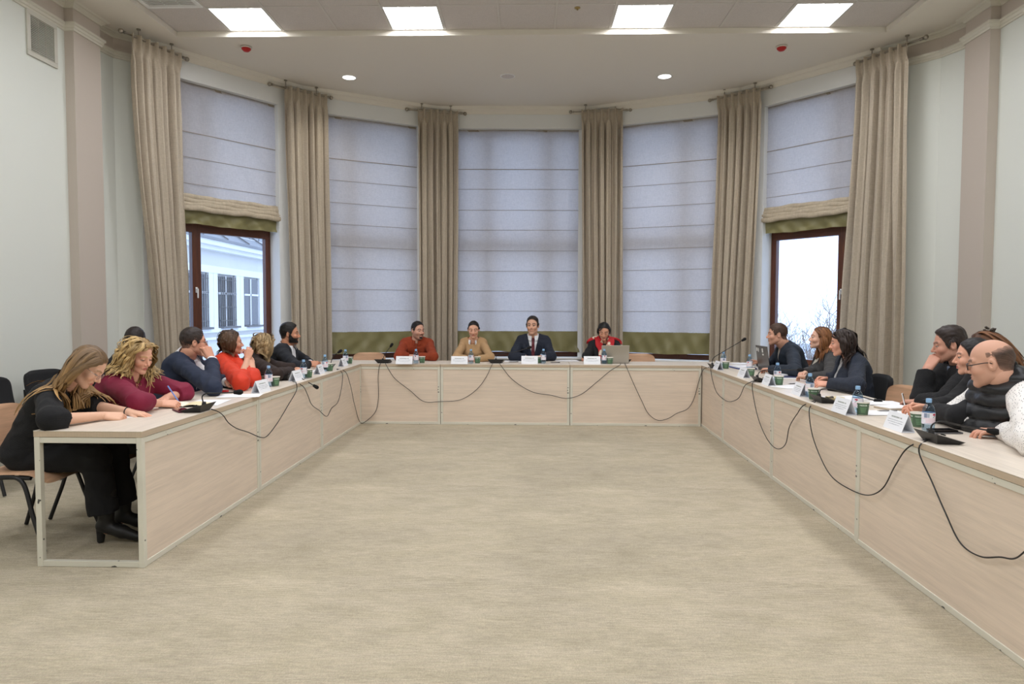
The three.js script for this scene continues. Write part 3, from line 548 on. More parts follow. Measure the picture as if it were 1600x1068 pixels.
// ---------- papers, books, phones, laptops ----------
function sheet(x, y, w, h, turn, label, sheets = 1, mat = M.paper, lift = 0) {
  const p = atY(x, y, 0.7505 + lift), t = thing(sheets > 1 ? 'paper_stack' : 'paper_sheet', label, 'paper', p, turn);
  for (let k = 0; k < sheets; k++) { const m = mesh('sheet', box(w, 0.0009, h, 0, 0.0006 + k * 0.0013, 0), mat, t); m.rotation.y = (rnd() - 0.5) * (sheets > 1 ? 0.25 : 0); m.position.set((rnd() - 0.5) * 0.02 * (sheets > 1), 0, (rnd() - 0.5) * 0.02 * (sheets > 1)); }
  if (sheets === 1) mesh('written_line', [0, 1, 2, 3].map((k) => box(w * 0.6, 0.0002, 0.003, -w * 0.08, 0.0012, -h * 0.3 + k * h * 0.12)), std(0x9aa0aa, 0.8), t);
  return t;
}
sheet(200, 648.5, 0.15, 0.21, 0.9, 'small white sheet under the hand of the long-haired woman');
sheet(325, 629, 0.21, 0.297, 0.2, 'white papers beside the open notebook', 3);
sheet(376, 618, 0.21, 0.297, LTURN + 0.1, 'white papers at the elbow of the navy blazer man', 2);
sheet(390, 603, 0.21, 0.297, LTURN - 0.2, 'white stack of papers before the orange blouse', 5);
sheet(487, 580, 0.21, 0.297, LTURN + 0.3, 'white papers under the hands of the bearded man', 3);
sheet(885, 563.5, 0.297, 0.21, 0.15, 'white papers spread beside the navy suit', 4);
sheet(806, 564, 0.297, 0.21, -0.1, 'white papers under the navy sleeve', 2);
sheet(1158, 568, 0.21, 0.297, RTURN + 0.5, 'white papers in the far corner behind the green cup', 3);
sheet(1237, 604, 0.21, 0.297, RTURN + 0.4, 'white paper sheets between the two women in blazers', 3);
sheet(1222, 590, 0.21, 0.297, RTURN, 'plain white sheet behind the cup of the navy blazer', 2, M.paper, 0);
sheet(1325, 622, 0.21, 0.297, RTURN + 0.2, 'white papers in front of the pinstriped sleeve', 4);
sheet(1372, 630, 0.21, 0.297, RTURN - 0.1, 'white pad beside the foam of the microphone', 6);
sheet(1378, 645, 0.21, 0.297, RTURN + 0.1, 'white sheets in front of the pen-holding woman', 3);
function slab(name, x, y, w, h, d, turn, label, cat, mat, lift = 0, extra) {
  const t = thing(name, label, cat, atY(x, y, 0.7505 + lift), turn);
  mesh('cover', box(w, h, d, 0, h / 2, 0, 'x', Math.min(h * 0.3, 0.004)), mat, t);
  if (extra) extra(t, w, h, d);
  return t;
}
{ const t = thing('notebook', 'open notebook with yellowed pages under the hand with the blue pen', 'notebook', atY(291, 633, 0.7505), 0.25);
  mesh('cover', box(0.30, 0.004, 0.20, 0, 0.002, 0, 'x', 0.001), std(0x2a2622, 0.6), t);
  for (const s of [-1, 1]) { const g = grid(12, 4, (u, v) => new THREE.Vector3(s * u * 0.145, 0.006 + 0.012 * Math.sin(Math.PI * Math.min(1, u * 1.15)) * (1 - u * 0.5), (v - 0.5) * 0.19)); mesh('page_block', g, std(s > 0 ? 0xe9ddb4 : 0xefe9d6, 0.8, { side: THREE.DoubleSide }), t); } }
const glassy = (t, w, h, d) => mesh('screen', box(w * 0.92, 0.001, d * 0.95, 0, h + 0.0002, 0), std(0x08080a, 0.08), t);
slab('phone', 284, 642, 0.078, 0.011, 0.155, 0.75, 'burgundy cased phone lying by the microphone and notebook', 'phone', std(0x5a1730, 0.5), 0, glassy);
slab('phone', 1476, 676, 0.155, 0.009, 0.076, 0.08, 'dark phone with grey edge beside the largest bottle', 'phone', std(0x5d5f62, 0.35), 0, glassy);
slab('phone', 1472, 672.5, 0.135, 0.008, 0.068, 0.1, 'smaller black phone resting on the dark phone', 'phone', std(0x141416, 0.3), 0.0105, glassy);
slab('pencil_case', 345, 613, 0.115, 0.020, 0.04, 0.05, 'red pencil case behind the microphone neck', 'pencil case', std(0xb0191f, 0.55), 0, (t) => mesh('zip', box(0.10, 0.002, 0.005, 0, 0.021, 0), M.steel, t));
slab('magazine', 440, 589, 0.21, 0.004, 0.28, LTURN + 0.3, 'glossy magazine with a red and navy cover behind the microphone', 'magazine', std(0xdcd6da, 0.3), 0, (t, w, h) => { mesh('print', box(0.09, 0.0006, 0.2, -0.04, h + 0.0004, 0.02), std(0x332f55, 0.35), t); mesh('print', box(0.05, 0.0006, 0.1, 0.06, h + 0.0004, -0.04), std(0xb9302c, 0.35), t); });
slab('folder', 1160, 575, 0.31, 0.014, 0.22, RTURN + 0.1, 'blue folder with papers near the far corner cup', 'folder', std(0x3c4c86, 0.45), 0, (t, w, h, d) => mesh('papers', box(w - 0.02, 0.012, d - 0.02, 0, h + 0.006, 0), M.paper, t));
slab('folder', 1234, 588, 0.31, 0.014, 0.22, RTURN - 0.05, 'dark blue folder on the table before the navy blazer', 'folder', std(0x2c3358, 0.45), 0, (t, w, h, d) => mesh('papers', box(w * 0.6, 0.014, d * 0.8, -0.04, h + 0.007, 0), M.paper, t));
slab('tablet', 1302, 605, 0.25, 0.008, 0.17, RTURN + 0.05, 'thin black tablet under the hands of the pinstriped woman', 'tablet', std(0x16181b, 0.3), 0, glassy);
slab('notebook', 1398, 638, 0.15, 0.012, 0.21, RTURN + 0.3, 'tan notebook under the hands holding a pen', 'notebook', std(0xb8a893, 0.6), 0, (t, w, h, d) => mesh('page_block', box(w - 0.008, 0.008, d - 0.01, 0, h, 0), M.paper, t));
{ const t = thing('snack_box', 'shallow cream tray with dark sweets behind the microphone', 'tray', atY(1304, 625, 0.7505), RTURN);
  mesh('tray', lathe([[0.001, 0.002], [0.055, 0.002], [0.068, 0.022], [0.066, 0.023], [0.053, 0.005], [0.001, 0.005]], 28), std(0xd9c79c, 0.6), t);
  for (const [x, z] of [[-0.02, 0.01], [0.025, -0.015], [0.005, 0.03]]) mesh('sweet', new THREE.SphereGeometry(0.013, 12, 8).translate(x, 0.016, z), std(0x2b211d, 0.5), t); }
function pen(x, y, lift, turn, tilt, color, label) {
  const t = thing('pen', label, 'pen', atY(x, y, 0.756 + lift), turn); t.rotation.order = 'YXZ'; t.rotation.z = tilt;
  mesh('barrel', metreUV(new THREE.CylinderGeometry(0.0045, 0.0045, 0.115, 10).rotateZ(Math.PI / 2)), std(color, 0.4), t);
  mesh('tip', metreUV(new THREE.CylinderGeometry(0.0045, 0.001, 0.018, 10).rotateZ(-Math.PI / 2).translate(-0.066, 0, 0)), M.steel, t);
  mesh('clip', box(0.035, 0.002, 0.003, 0.04, 0.0055, 0), M.steel, t);
  return t;
}
pen(803, 565, 0, 0.1, 0, 0x18181a, 'black pen lying by the navy sleeve'); pen(868, 566, 0, 0.15, 0, 0x1c1c1f, 'black pen on papers beside the navy suit bottle');
pen(1242, 599, 0.004, 0.3, 0, 0x303338, 'dark pen on the sheets between the two women'); pen(1388, 641, 0.004, 0.05, 0, 0x8a8a88, 'silver pen on sheets before the pen-holding woman');
function laptop(p, turn, color, w, h, lean, label, deco) {        // user on local +z
  const t = thing('laptop', label, 'laptop', p, turn), m = phys(color, 0.38, { metalness: 0.6 });
  mesh('keyboard_base', box(w, 0.012, h * 0.98, 0, 0.007, h * 0.5, 'x', 0.003), m, t);
  mesh('keys', box(w * 0.9, 0.001, h * 0.45, 0, 0.0138, h * 0.36), M.black, t);
  const lid = mesh('lid', box(w, h, 0.007, 0, h / 2, 0, 'x', 0.003), m, t); lid.position.set(0, 0.012, 0); lid.rotation.x = -lean;
  mesh('screen', box(w * 0.94, h * 0.9, 0.001, 0, h / 2, 0.004), std(0x0b0c10, 0.1), lid);
  if (deco) deco(lid, w, h);
  return t;
}
laptop(V(0.965, 0.751, 8.62), Math.PI, 0xb7b2a8, 0.345, 0.225, 0.25, 'silver laptop with its lid towards the room, before the red scarf');
laptop(V(2.49, 0.751, 7.62), -RTURN, 0x6f6c68, 0.375, 0.27, 0.13, 'grey laptop with white stickers on its lid', (lid, w, h) => {
  const wm = std(0xe6e4dd, 0.6), s = (g, x, y) => { const k = mesh('sticker', g, wm, lid); k.position.set(x, y, -0.0042); };
  s(box(0.03, 0.04, 0.001), 0.15, h - 0.045); s(new THREE.CylinderGeometry(0.02, 0.02, 0.001, 20).rotateX(Math.PI / 2).scale(0.7, 1.2, 1), 0.10, h - 0.05); s(box(0.035, 0.045, 0.001), -0.03, h - 0.05); s(box(0.045, 0.018, 0.001), -0.035, h - 0.095);
});

// ---------- people: distance fields meshed into continuous surfaces ----------
function mesher(fn, lo, hi, cell) {                              // surface nets; blocks far from the surface are skipped
  const n = [0, 1, 2].map((k) => Math.ceil((hi[k] - lo[k]) / cell) + 1), [nx, ny, nz] = n, F = new Float32Array(nx * ny * nz), B = 6, half = B * cell * 0.87;
  for (let bz = 0; bz < nz; bz += B) for (let by = 0; by < ny; by += B) for (let bx = 0; bx < nx; bx += B) {
    const d = fn(lo[0] + (bx + B / 2) * cell, lo[1] + (by + B / 2) * cell, lo[2] + (bz + B / 2) * cell), far = Math.abs(d) > half * 1.5 + 0.012;
    for (let z = bz; z < Math.min(nz, bz + B); z++) for (let y = by; y < Math.min(ny, by + B); y++) for (let x = bx; x < Math.min(nx, bx + B); x++)
      F[(z * ny + y) * nx + x] = far ? d : fn(lo[0] + x * cell, lo[1] + y * cell, lo[2] + z * cell);
  }
  const id = new Int32Array(nx * ny * nz).fill(-1), P = [], I = [], sx = 1, sy = nx, sz = nx * ny;
  const E = [[0, sx, 0, 0, 0], [sy, sx, 0, 1, 0], [sz, sx, 0, 0, 1], [sy + sz, sx, 0, 1, 1], [0, sy, 0, 0, 0], [sx, sy, 1, 0, 0], [sz, sy, 0, 0, 1], [sx + sz, sy, 1, 0, 1], [0, sz, 0, 0, 0], [sx, sz, 1, 0, 0], [sy, sz, 0, 1, 0], [sx + sy, sz, 1, 1, 0]];
  for (let z = 0; z < nz - 1; z++) for (let y = 0; y < ny - 1; y++) for (let x = 0; x < nx - 1; x++) {
    const o = (z * ny + y) * nx + x; let c = 0, ax = 0, ay = 0, az = 0;
    for (let e = 0; e < 12; e++) { const q = E[e], a = F[o + q[0]], b = F[o + q[0] + q[1]]; if ((a < 0) === (b < 0)) continue; const t = a / (a - b); c++; ax += q[2] + (q[1] === sx ? t : 0); ay += q[3] + (q[1] === sy ? t : 0); az += q[4] + (q[1] === sz ? t : 0); }
    if (c) { id[o] = P.length / 3; P.push(lo[0] + (x + ax / c) * cell, lo[1] + (y + ay / c) * cell, lo[2] + (z + az / c) * cell); }
  }
  for (let z = 1; z < nz - 1; z++) for (let y = 1; y < ny - 1; y++) for (let x = 1; x < nx - 1; x++) {
    const o = (z * ny + y) * nx + x, s = F[o] < 0;
    const quad = (a, b, c, d, f) => { if (a < 0 || b < 0 || c < 0 || d < 0) return; if (f) I.push(a, b, c, a, c, d); else I.push(a, c, b, a, d, c); };
    if (s !== F[o + sx] < 0) quad(id[o - sy - sz], id[o - sz], id[o], id[o - sy], s);
    if (s !== F[o + sy] < 0) quad(id[o - sx - sz], id[o - sx], id[o], id[o - sz], s);
    if (s !== F[o + sz] < 0) quad(id[o - sx - sy], id[o - sy], id[o], id[o - sx], s);
  }
  const g = new THREE.BufferGeometry(); g.setAttribute('position', new THREE.Float32BufferAttribute(P, 3)); g.setIndex(I); g.computeVertexNormals();
  return g;
}
const smin = (a, b, k) => { const h = clamp(0.5 + 0.5 * (b - a) / k); return mix(b, a, h) - k * h * (1 - h); };
function bone(a, b, ra, rb, end) { const d = b.clone().sub(a), l2 = d.lengthSq() || 1e-9, l = Math.sqrt(l2); return { ax: a.x, ay: a.y, az: a.z, dx: d.x, dy: d.y, dz: d.z, l2, l, ra, rb, end }; }
function capD(q, x, y, z, add = 0) {
  const px = x - q.ax, py = y - q.ay, pz = z - q.az, s = (px * q.dx + py * q.dy + pz * q.dz) / q.l2, t = s < 0 ? 0 : s > 1 ? 1 : s, ex = px - q.dx * t, ey = py - q.dy * t, ez = pz - q.dz * t;
  let d = Math.sqrt(ex * ex + ey * ey + ez * ez) - (q.ra + (q.rb - q.ra) * t) - add;
  if (q.end !== undefined) d = Math.max(d, (s - q.end) * q.l);
  return d;
}
const ell = (x, y, z, cx, cy, cz, rx, ry, rz) => { const a = (x - cx) / rx, b = (y - cy) / ry, c = (z - cz) / rz, k = Math.sqrt(a * a + b * b + c * c), m = Math.sqrt(a * a / (rx * rx) + b * b / (ry * ry) + c * c / (rz * rz)); return m < 1e-9 ? -Math.min(rx, ry, rz) : k * (k - 1) / m; };
const sph = (x, y, z, cx, cy, cz, r) => Math.hypot(x - cx, y - cy, z - cz) - r;
const seg = (x, y, z, ax, ay, az, bx, by, bz, ra, rb = ra) => { const dx = bx - ax, dy = by - ay, dz = bz - az, px = x - ax, py = y - ay, pz = z - az, t = clamp((px * dx + py * dy + pz * dz) / (dx * dx + dy * dy + dz * dz)); return Math.hypot(px - dx * t, py - dy * t, pz - dz * t) - mix(ra, rb, t); };
// head in its own frame: x to the person's left, y up, z forward, origin between the ears at eye height
function headField(o) {
  const male = o.male, jw = (male ? 0.056 : 0.050) * (o.jaw ?? 1), open = o.lid ?? 0.5;
  return (x, y, z) => {
    const ax = Math.abs(x);
    let d = ell(x, y, z, 0, 0.028, -0.014, 0.0745, 0.090, 0.096);
    d = smin(d, ell(x, y, z, 0, -0.045, 0.026, jw, 0.066, 0.062), 0.035);
    d = smin(d, seg(ax, y, z, 0.046, -0.062, 0.0, 0.012, -0.1, 0.066, male ? 0.02 : 0.016, male ? 0.017 : 0.014), 0.022);
    d = smin(d, sph(ax, y, z, 0.041, -0.030, 0.058, 0.021), 0.022);
    d = smin(d, seg(ax, y, z, 0.010, 0.020, 0.081, 0.044, 0.022, 0.064, male ? 0.010 : 0.0075), 0.016);
    d = -smin(-d, sph(ax, y, z, 0.032, 0.000, 0.096, 0.0185), 0.012);
    const nl = o.nose ?? 1;
    d = smin(d, seg(x, y, z, 0, 0.010, 0.082, 0, -0.030, 0.082 + 0.024 * nl, 0.0065, 0.0105), 0.010);
    d = smin(d, sph(ax, y, z, 0.0115, -0.036, 0.092, 0.0085), 0.007);
    d = smin(d, seg(ax, y, z, 0, -0.0575, 0.0895, 0.022, -0.0635, 0.078, 0.0052, 0.0035), 0.006);
    d = smin(d, seg(ax, y, z, 0, -0.0705, 0.0885, 0.019, -0.066, 0.079, 0.0062, 0.0035), 0.006);
    d = -smin(-d, seg(ax, y, z, 0, -0.0638, 0.098, 0.021, -0.0645, 0.086, 0.0022), 0.004);
    d = smin(d, sph(x, y, z, 0, -0.098, 0.070, male ? 0.018 : 0.0145), 0.016);
    const le = Math.hypot(ax - 0.031, y - 0.001, z - 0.0725), lid = Math.max(le - 0.0134, Math.min((0.0020 + (open - 0.3) * 0.010) - y, y + 0.0050));
    d = smin(d, lid, 0.003);
    if (!o.noEar) {
      let e = ell(ax, y, z, 0.079, -0.006, -0.012 - 0.25 * (ax - 0.07), 0.009, 0.031, 0.019); e = Math.max(e, -ell(ax, y, z, 0.089, -0.004, -0.010, 0.009, 0.019, 0.010));
      d = smin(d, e, 0.006);
    }
    const e = o.nl; return smin(d, seg(x, y, z, 0, -0.05, -0.028, e.x, e.y, e.z, male ? 0.056 : 0.047, male ? 0.058 : 0.048), 0.03);
  };
}
const LINE = [[-0.12, -0.075], [-0.06, -0.062], [-0.040, -0.046], [-0.030, 0.016], [-0.016, 0.026], [0.006, 0.020], [0.014, -0.004], [0.027, 0.004], [0.036, 0.036], [0.050, 0.058], [0.066, 0.078], [0.1, 0.094]];
const hairline = (z, high = 0) => { let i = 0; while (i < LINE.length - 2 && z > LINE[i + 1][0]) i++; const [a, b] = [LINE[i], LINE[i + 1]]; return mix(a[1], b[1], clamp((z - a[0]) / (b[0] - a[0]))) + high * sstep(0.01, 0.06, z); };
// hand in its own frame: z to the fingertips, y out of its back, x to the thumb of a right hand; side -1 mirrors it
const POSES = { flat: [[0.12, 0.16, 0.1], 0.25, 0.06], relaxed: [[0.45, 0.6, 0.35], 0.45, 0.03], fist: [[1.25, 1.5, 0.8], 0.9, 0], pen: [[0.75, 0.85, 0.4], 0.75, 0], clasp: [[0.7, 0.9, 0.5], 0.6, 0.02] };
const handCache = {};
function handGeo(pose, side, cell) {
  const key = pose + side + cell; if (handCache[key]) return handCache[key];
  const [curl, th, spread] = POSES[pose], palm = [], fingers = [], v3 = (x, y, z) => new THREE.Vector3(x * side, y, z);
  const L = [0.074, 0.083, 0.077, 0.060], bx = [0.028, 0.009, -0.010, -0.028], bz = [0.086, 0.090, 0.086, 0.078];
  for (let f = 0; f < 4; f++) {
    palm.push(bone(v3(bx[f] * 0.55, 0, -0.01), v3(bx[f], 0.002 - Math.abs(bx[f]) * 0.1, bz[f]), 0.0155, 0.0115));
    let p = v3(bx[f], 0, bz[f]), a = 0; const c = [];
    for (let s = 0; s < 3; s++) {
      a += curl[s] * (pose === 'pen' && f > 0 ? 1.25 : 1) * (0.92 + 0.06 * f); const l = L[f] * [0.46, 0.30, 0.24][s];
      const q = p.clone().add(new THREE.Vector3(Math.sin(spread * (1.5 - f)) * side * Math.cos(a), -Math.sin(a), Math.cos(a)).normalize().multiplyScalar(l));
      c.push(bone(p, q, [0.0094, 0.0086, 0.0079][s] * (f === 3 ? 0.88 : 1), [0.0086, 0.0079, 0.0066][s] * (f === 3 ? 0.88 : 1))); p = q;
    }
    fingers.push(c);
  }
  const t0 = v3(0.018, -0.006, 0.012), t1 = v3(0.040 - 0.008 * th, -0.012 - 0.012 * th, 0.046), t2 = v3(0.050 - 0.026 * th, -0.014 - 0.022 * th, 0.078), t3 = v3(0.053 - 0.046 * th, -0.016 - 0.026 * th, 0.101);
  fingers.push([bone(t0, t1, 0.0155, 0.0115), bone(t1, t2, 0.0105, 0.0095), bone(t2, t3, 0.0095, 0.0072)]);
  const fn = (x, y, z) => { let p = 1; for (const b of palm) p = smin(p, capD(b, x, y, z), 0.010); p = smin(p, seg(x, y, z, 0, 0, -0.035, 0, 0, 0.0, 0.0255, 0.021), 0.012); let r = p; for (const c of fingers) { let d = 1; for (const b of c) d = Math.min(d, capD(b, x, y, z)); r = Math.min(r, smin(p, d, 0.006)); } return r; };
  return (handCache[key] = mesher(fn, [-0.09, -0.12, -0.06], [0.09, 0.06, 0.19], cell));
}
const lin = (hex) => new THREE.Color(hex);
function colored(g, fn) { const p = g.attributes.position, c = new Float32Array(p.count * 3); for (let i = 0; i < p.count; i++) { const q = fn(p.getX(i), p.getY(i), p.getZ(i)); c[i * 3] = q.r; c[i * 3 + 1] = q.g; c[i * 3 + 2] = q.b; } g.setAttribute('color', new THREE.BufferAttribute(c, 3)); return g; }
function clothUV(g) { const p = g.attributes.position, uv = new Float32Array(p.count * 2); for (let i = 0; i < p.count; i++) { uv[i * 2] = p.getX(i) * 0.75 + p.getZ(i) * 0.75; uv[i * 2 + 1] = p.getY(i) + p.getZ(i) * 0.2; } g.setAttribute('uv', new THREE.BufferAttribute(uv, 2)); return g; }
const knit = texture(256, 256, (u, v) => [0.5 + 0.5 * Math.sin(u * Math.PI * 2 * 12) * Math.cos(v * Math.PI * 2 * 16)], false);
const dotsTex = texture(512, 512, (u, v) => { const i = Math.floor(u * 30), j = Math.floor(v * 30), dx = u * 30 - i - 0.25 - 0.5 * h2(i, j, 1), dy = v * 30 - j - 0.25 - 0.5 * h2(i, j, 2), k = dx * dx * (1 + h2(i, j, 4)) + dy * dy; return k < 0.028 && h2(i, j, 3) > 0.3 ? [0.42, 0.40, 0.40] : [0.92, 0.905, 0.885]; });
const stripeTex = texture(256, 64, (u) => { const s = Math.abs(((u * 20) % 1) - 0.5) > 0.44; return s ? [0.20, 0.235, 0.30] : [0.125, 0.15, 0.20]; });
const scarfTex = texture(512, 512, (u, v) => { const a = noise2(u * 6, v * 6, 6, 6, 90), b = noise2(u * 14 + 2, v * 14, 14, 14, 91); return a > 0.52 ? [0.72, 0.06, 0.10] : b > 0.55 ? [0.88, 0.82, 0.74] : b > 0.35 ? [0.78, 0.66, 0.56] : [0.70, 0.10, 0.13]; });
const CL = {};
function cloth(hex, rough = 0.9, kind = '') {
  const k = hex + kind + rough; if (CL[k]) return CL[k];
  const e = kind === 'knit' ? { bumpMap: rep(knit, 5, 5), bumpScale: 0.0008 } : kind === 'dots' ? { map: rep(dotsTex, 3.2, 3.2) } : kind === 'stripe' ? { map: rep(stripeTex, 3.5, 3.5) } : kind === 'scarf' ? { map: rep(scarfTex, 2.6, 2.6) } : { bumpMap: rep(speck, 6, 6), bumpScale: 0.0005 };
  return (CL[k] = std(hex, rough, { side: THREE.DoubleSide, ...e }));
}
const skinMat = phys(0xffffff, 0.52, { vertexColors: true, specularIntensity: 0.6 }), hairTex = texture(256, 128, (u, v) => [0.60 + 0.40 * (0.6 * noise2(u * 70, v * 2, 70, 2, 51) + 0.4 * noise2(u * 26, v * 3, 26, 3, 52))]),
  hairMat = phys(0xffffff, 0.46, { vertexColors: true, specularIntensity: 0.7, map: hairTex, bumpMap: hairTex, bumpScale: 0.0012, side: THREE.DoubleSide }), eyeMat = phys(0xffffff, 0.35, { vertexColors: true });
const toWorld = (g, m) => { const c = g.clone(); c.applyMatrix4(m); return c; };
function lockRibbons(paths, color, vary, tip) {                  // flat locks, slightly arched, lying along the head and clothes
  const P = [], C = [], U = [], I = [], col = new THREE.Color(), A = [-1, -0.36, 0.36, 1];
  paths.forEach(({ pts, nrm, w, tint }, k) => {
    const n = pts.length, base = P.length / 3, u0 = (k * 0.37) % 1;
    for (let i = 0; i < n; i++) {
      const t = pts[Math.min(n - 1, i + 1)].clone().sub(pts[Math.max(0, i - 1)]).normalize(), N = nrm[i].clone().addScaledVector(t, -nrm[i].dot(t)).normalize(), b = t.clone().cross(N), q = i / (n - 1), ww = w * (0.6 + 0.4 * sstep(0, 0.2, q)) * (1 - 0.75 * sstep(0.65, 1, q));
      for (const a of A) { P.push(...pts[i].clone().addScaledVector(b, a * ww).addScaledVector(N, -0.32 * a * a * ww).toArray()); col.copy(color); if (tip) col.lerp(tip, sstep(0.2, 0.85, q)); col.multiplyScalar(1 + tint * vary); C.push(col.r, col.g, col.b); U.push(u0 + a * w * 9, q * 0.6 + u0); }
      if (i) for (let s = 0; s < 3; s++) { const a = base + (i - 1) * 4 + s; I.push(a, a + 1, a + 4, a + 1, a + 5, a + 4); }
    }
  });
  const g = new THREE.BufferGeometry(); g.setAttribute('position', new THREE.Float32BufferAttribute(P, 3)); g.setAttribute('color', new THREE.Float32BufferAttribute(C, 3)); g.setAttribute('uv', new THREE.Float32BufferAttribute(U, 2)); g.setIndex(I); g.computeVertexNormals(); return g;
}
function hairUV(g) { const p = g.attributes.position, uv = new Float32Array(p.count * 2); for (let i = 0; i < p.count; i++) { uv[i * 2] = Math.atan2(p.getX(i), p.getY(i) + 0.03) * 1.1; uv[i * 2 + 1] = p.getZ(i) * 5; } g.setAttribute('uv', new THREE.BufferAttribute(uv, 2)); return g; }
function person(o) {
  const male = o.male, hs = o.size ?? (male ? 1 : 0.95), fine = o.fine ?? 0.0045, H = o.head, v3 = (x, y, z) => new THREE.Vector3(x, y, z);
  const f = v3(Math.sin(o.yaw * R), 0, Math.cos(o.yaw * R)), up = v3(0, 1, 0), l = up.clone().cross(f);
  const N = o.neck, TL = (o.torso ?? (male ? 0.50 : 0.46)), dy = N.y - 0.545, lean = Math.sqrt(Math.max(0.0025, TL * TL - dy * dy));
  const hip = v3(N.x, 0.545, N.z).addScaledVector(f, -Math.min(lean, 0.34)), tu = N.clone().sub(hip).normalize(), tf = l.clone().cross(tu).normalize(), g = o.girth ?? 1;
  const at3 = (b, a, c, d) => b.clone().addScaledVector(l, a).addScaledVector(tu, c).addScaledVector(tf, d);
  const hm = new THREE.Matrix4().compose(H, new THREE.Quaternion().setFromEuler(new THREE.Euler((o.pitch ?? 0) * R, o.hyaw * R, (o.roll ?? 0) * R, 'YXZ')), v3(hs, hs, hs)), hinv = hm.clone().invert();
  o.nl = N.clone().applyMatrix4(hinv); o.nl.sub(new THREE.Vector3(0, -0.05, -0.028)).setLength(Math.min(0.11, o.nl.length())).add(new THREE.Vector3(0, -0.05, -0.028));
  const sw = (o.sw ?? (male ? 0.185 : 0.158)) * 0.82, cr = (male ? 0.118 : 0.102) * g, body = {};
  const neckTop = v3(0, -0.075, -0.03).applyMatrix4(hm), nr = (male ? 0.058 : 0.048) * (o.neckR ?? 1);
  body.neck = [bone(N.clone().addScaledVector(tu, -0.03), neckTop, nr * 1.08, nr)];
  body.torso = [];
  for (const s of [-1, 1]) {
    body.torso.push(bone(at3(hip, s * 0.075 * g, 0.0, 0), at3(hip, s * 0.06 * g, TL * 0.42, 0.0), 0.115 * g, cr * 0.98), bone(at3(hip, s * 0.06 * g, TL * 0.42, 0.0), at3(N, s * 0.085, -0.13, -0.005), cr * 0.98, cr * 0.94));
    body.torso.push(bone(at3(N, s * 0.03, -0.02, -0.01), at3(N, s * sw * 0.92, -0.055, -0.005), 0.052, 0.060));
    if (!male) body.torso.push(bone(at3(N, s * 0.072, -0.19, 0.075), at3(N, s * 0.06, -0.17, 0.03), 0.062, 0.07));
  }
  if (o.belly) body.torso.push(bone(at3(hip, 0, 0.08, 0.05 + o.belly), at3(hip, 0, 0.24, 0.03 + o.belly * 0.6), 0.13 * g, 0.11 * g));
  const arms = o.arms.map((a, k) => {                              // [right, left]
    const s = k ? 1 : -1, S = at3(N, s * sw, -0.065, 0.0), L1 = (male ? 0.30 : 0.275) * (a.k ?? 1), L2 = (male ? 0.265 : 0.245) * (a.k ?? 1), Wr = a.w.clone();
    let E = a.e?.clone();
    if (!E) {
      const d = Wr.clone().sub(S); let len = d.length(); if (len > (L1 + L2) * 0.985) { Wr.copy(S).addScaledVector(d.normalize(), (L1 + L2) * 0.985); len = (L1 + L2) * 0.985; } d.copy(Wr).sub(S).normalize();
      const ca = (L1 * L1 + len * len - L2 * L2) / (2 * L1 * len), pole = v3(0, -1, 0).addScaledVector(l, s * (a.out ?? 0.6)).addScaledVector(f, -0.2); pole.addScaledVector(d, -pole.dot(d)).normalize();
      E = S.clone().addScaledVector(d, L1 * ca).addScaledVector(pole, L1 * Math.sqrt(Math.max(0, 1 - ca * ca)));
      if (E.y < 0.80 && E.clone().sub(hip).dot(f) > 0.1) E.y = 0.80;
    }
    const F = (a.F ? a.F.clone() : Wr.clone().sub(E)).normalize(), Nn = (a.N ?? v3(0, 1, 0)).clone(); Nn.addScaledVector(F, -Nn.dot(F)).normalize();
    const hm2 = new THREE.Matrix4().makeBasis(Nn.clone().cross(F), Nn, F); hm2.setPosition(Wr.clone().addScaledVector(F, 0.015)); const sc = (male ? 1.0 : 0.9) * (a.hand ?? 1); hm2.multiply(new THREE.Matrix4().makeScale(sc, sc, sc));
    return { S, E, W: Wr, hm: hm2, pose: a.pose ?? 'relaxed', side: k ? -1 : 1, up: bone(S, E, (male ? 0.051 : 0.044) * (o.armR ?? 1), (male ? 0.043 : 0.037) * (o.armR ?? 1)), cut: bone(S.clone().lerp(E, 0.22).addScaledVector(l, s * 0.02), E, male ? 0.075 : 0.06, 0.06), lo: bone(E, Wr, (male ? 0.043 : 0.038) * (o.armR ?? 1), male ? 0.029 : 0.0245) };
  });
  const legs = [-1, 1].map((s) => { const k0 = at3(hip, s * 0.085, -0.02, 0.02), kn = k0.clone().addScaledVector(f, o.thigh ?? 0.40).addScaledVector(l, s * 0.02); kn.y = 0.515; const an = kn.clone().addScaledVector(f, o.shin ?? 0.03); an.y = 0.10; return { k0, kn, an, s }; });
  const t = thing('person', o.label, 'person', V(0, 0, 0)); const root = hip.clone(); root.y = 0; t.position.copy(root);
  const shift = new THREE.Matrix4().makeTranslation(-root.x, 0, -root.z), put = (g2) => g2.applyMatrix4(shift);
  const bounds = (bones, pad) => { const lo = [9, 9, 9], hi = [-99, -9, -99]; for (const b of bones) for (const e of [[b.ax, b.ay, b.az], [b.ax + b.dx, b.ay + b.dy, b.az + b.dz]]) for (let k = 0; k < 3; k++) { const r = Math.max(b.ra, b.rb) + pad; lo[k] = Math.min(lo[k], e[k] - r); hi[k] = Math.max(hi[k], e[k] + r); } return [lo, hi]; };
  // skin: trunk, neck and limbs, with the head and the hands meshed finer and joined in
  const skin = lin(o.skin ?? 0xd9a98c), bare = o.bare ?? 0, cell = o.cell ?? 0.012, legB = legs.flatMap((q) => [bone(q.k0, q.kn, 0.080, 0.055), bone(q.kn, q.an, 0.053, 0.036), bone(q.an.clone().setY(0.075), q.an.clone().addScaledVector(f, 0.14).setY(0.06), 0.035, 0.03)]);
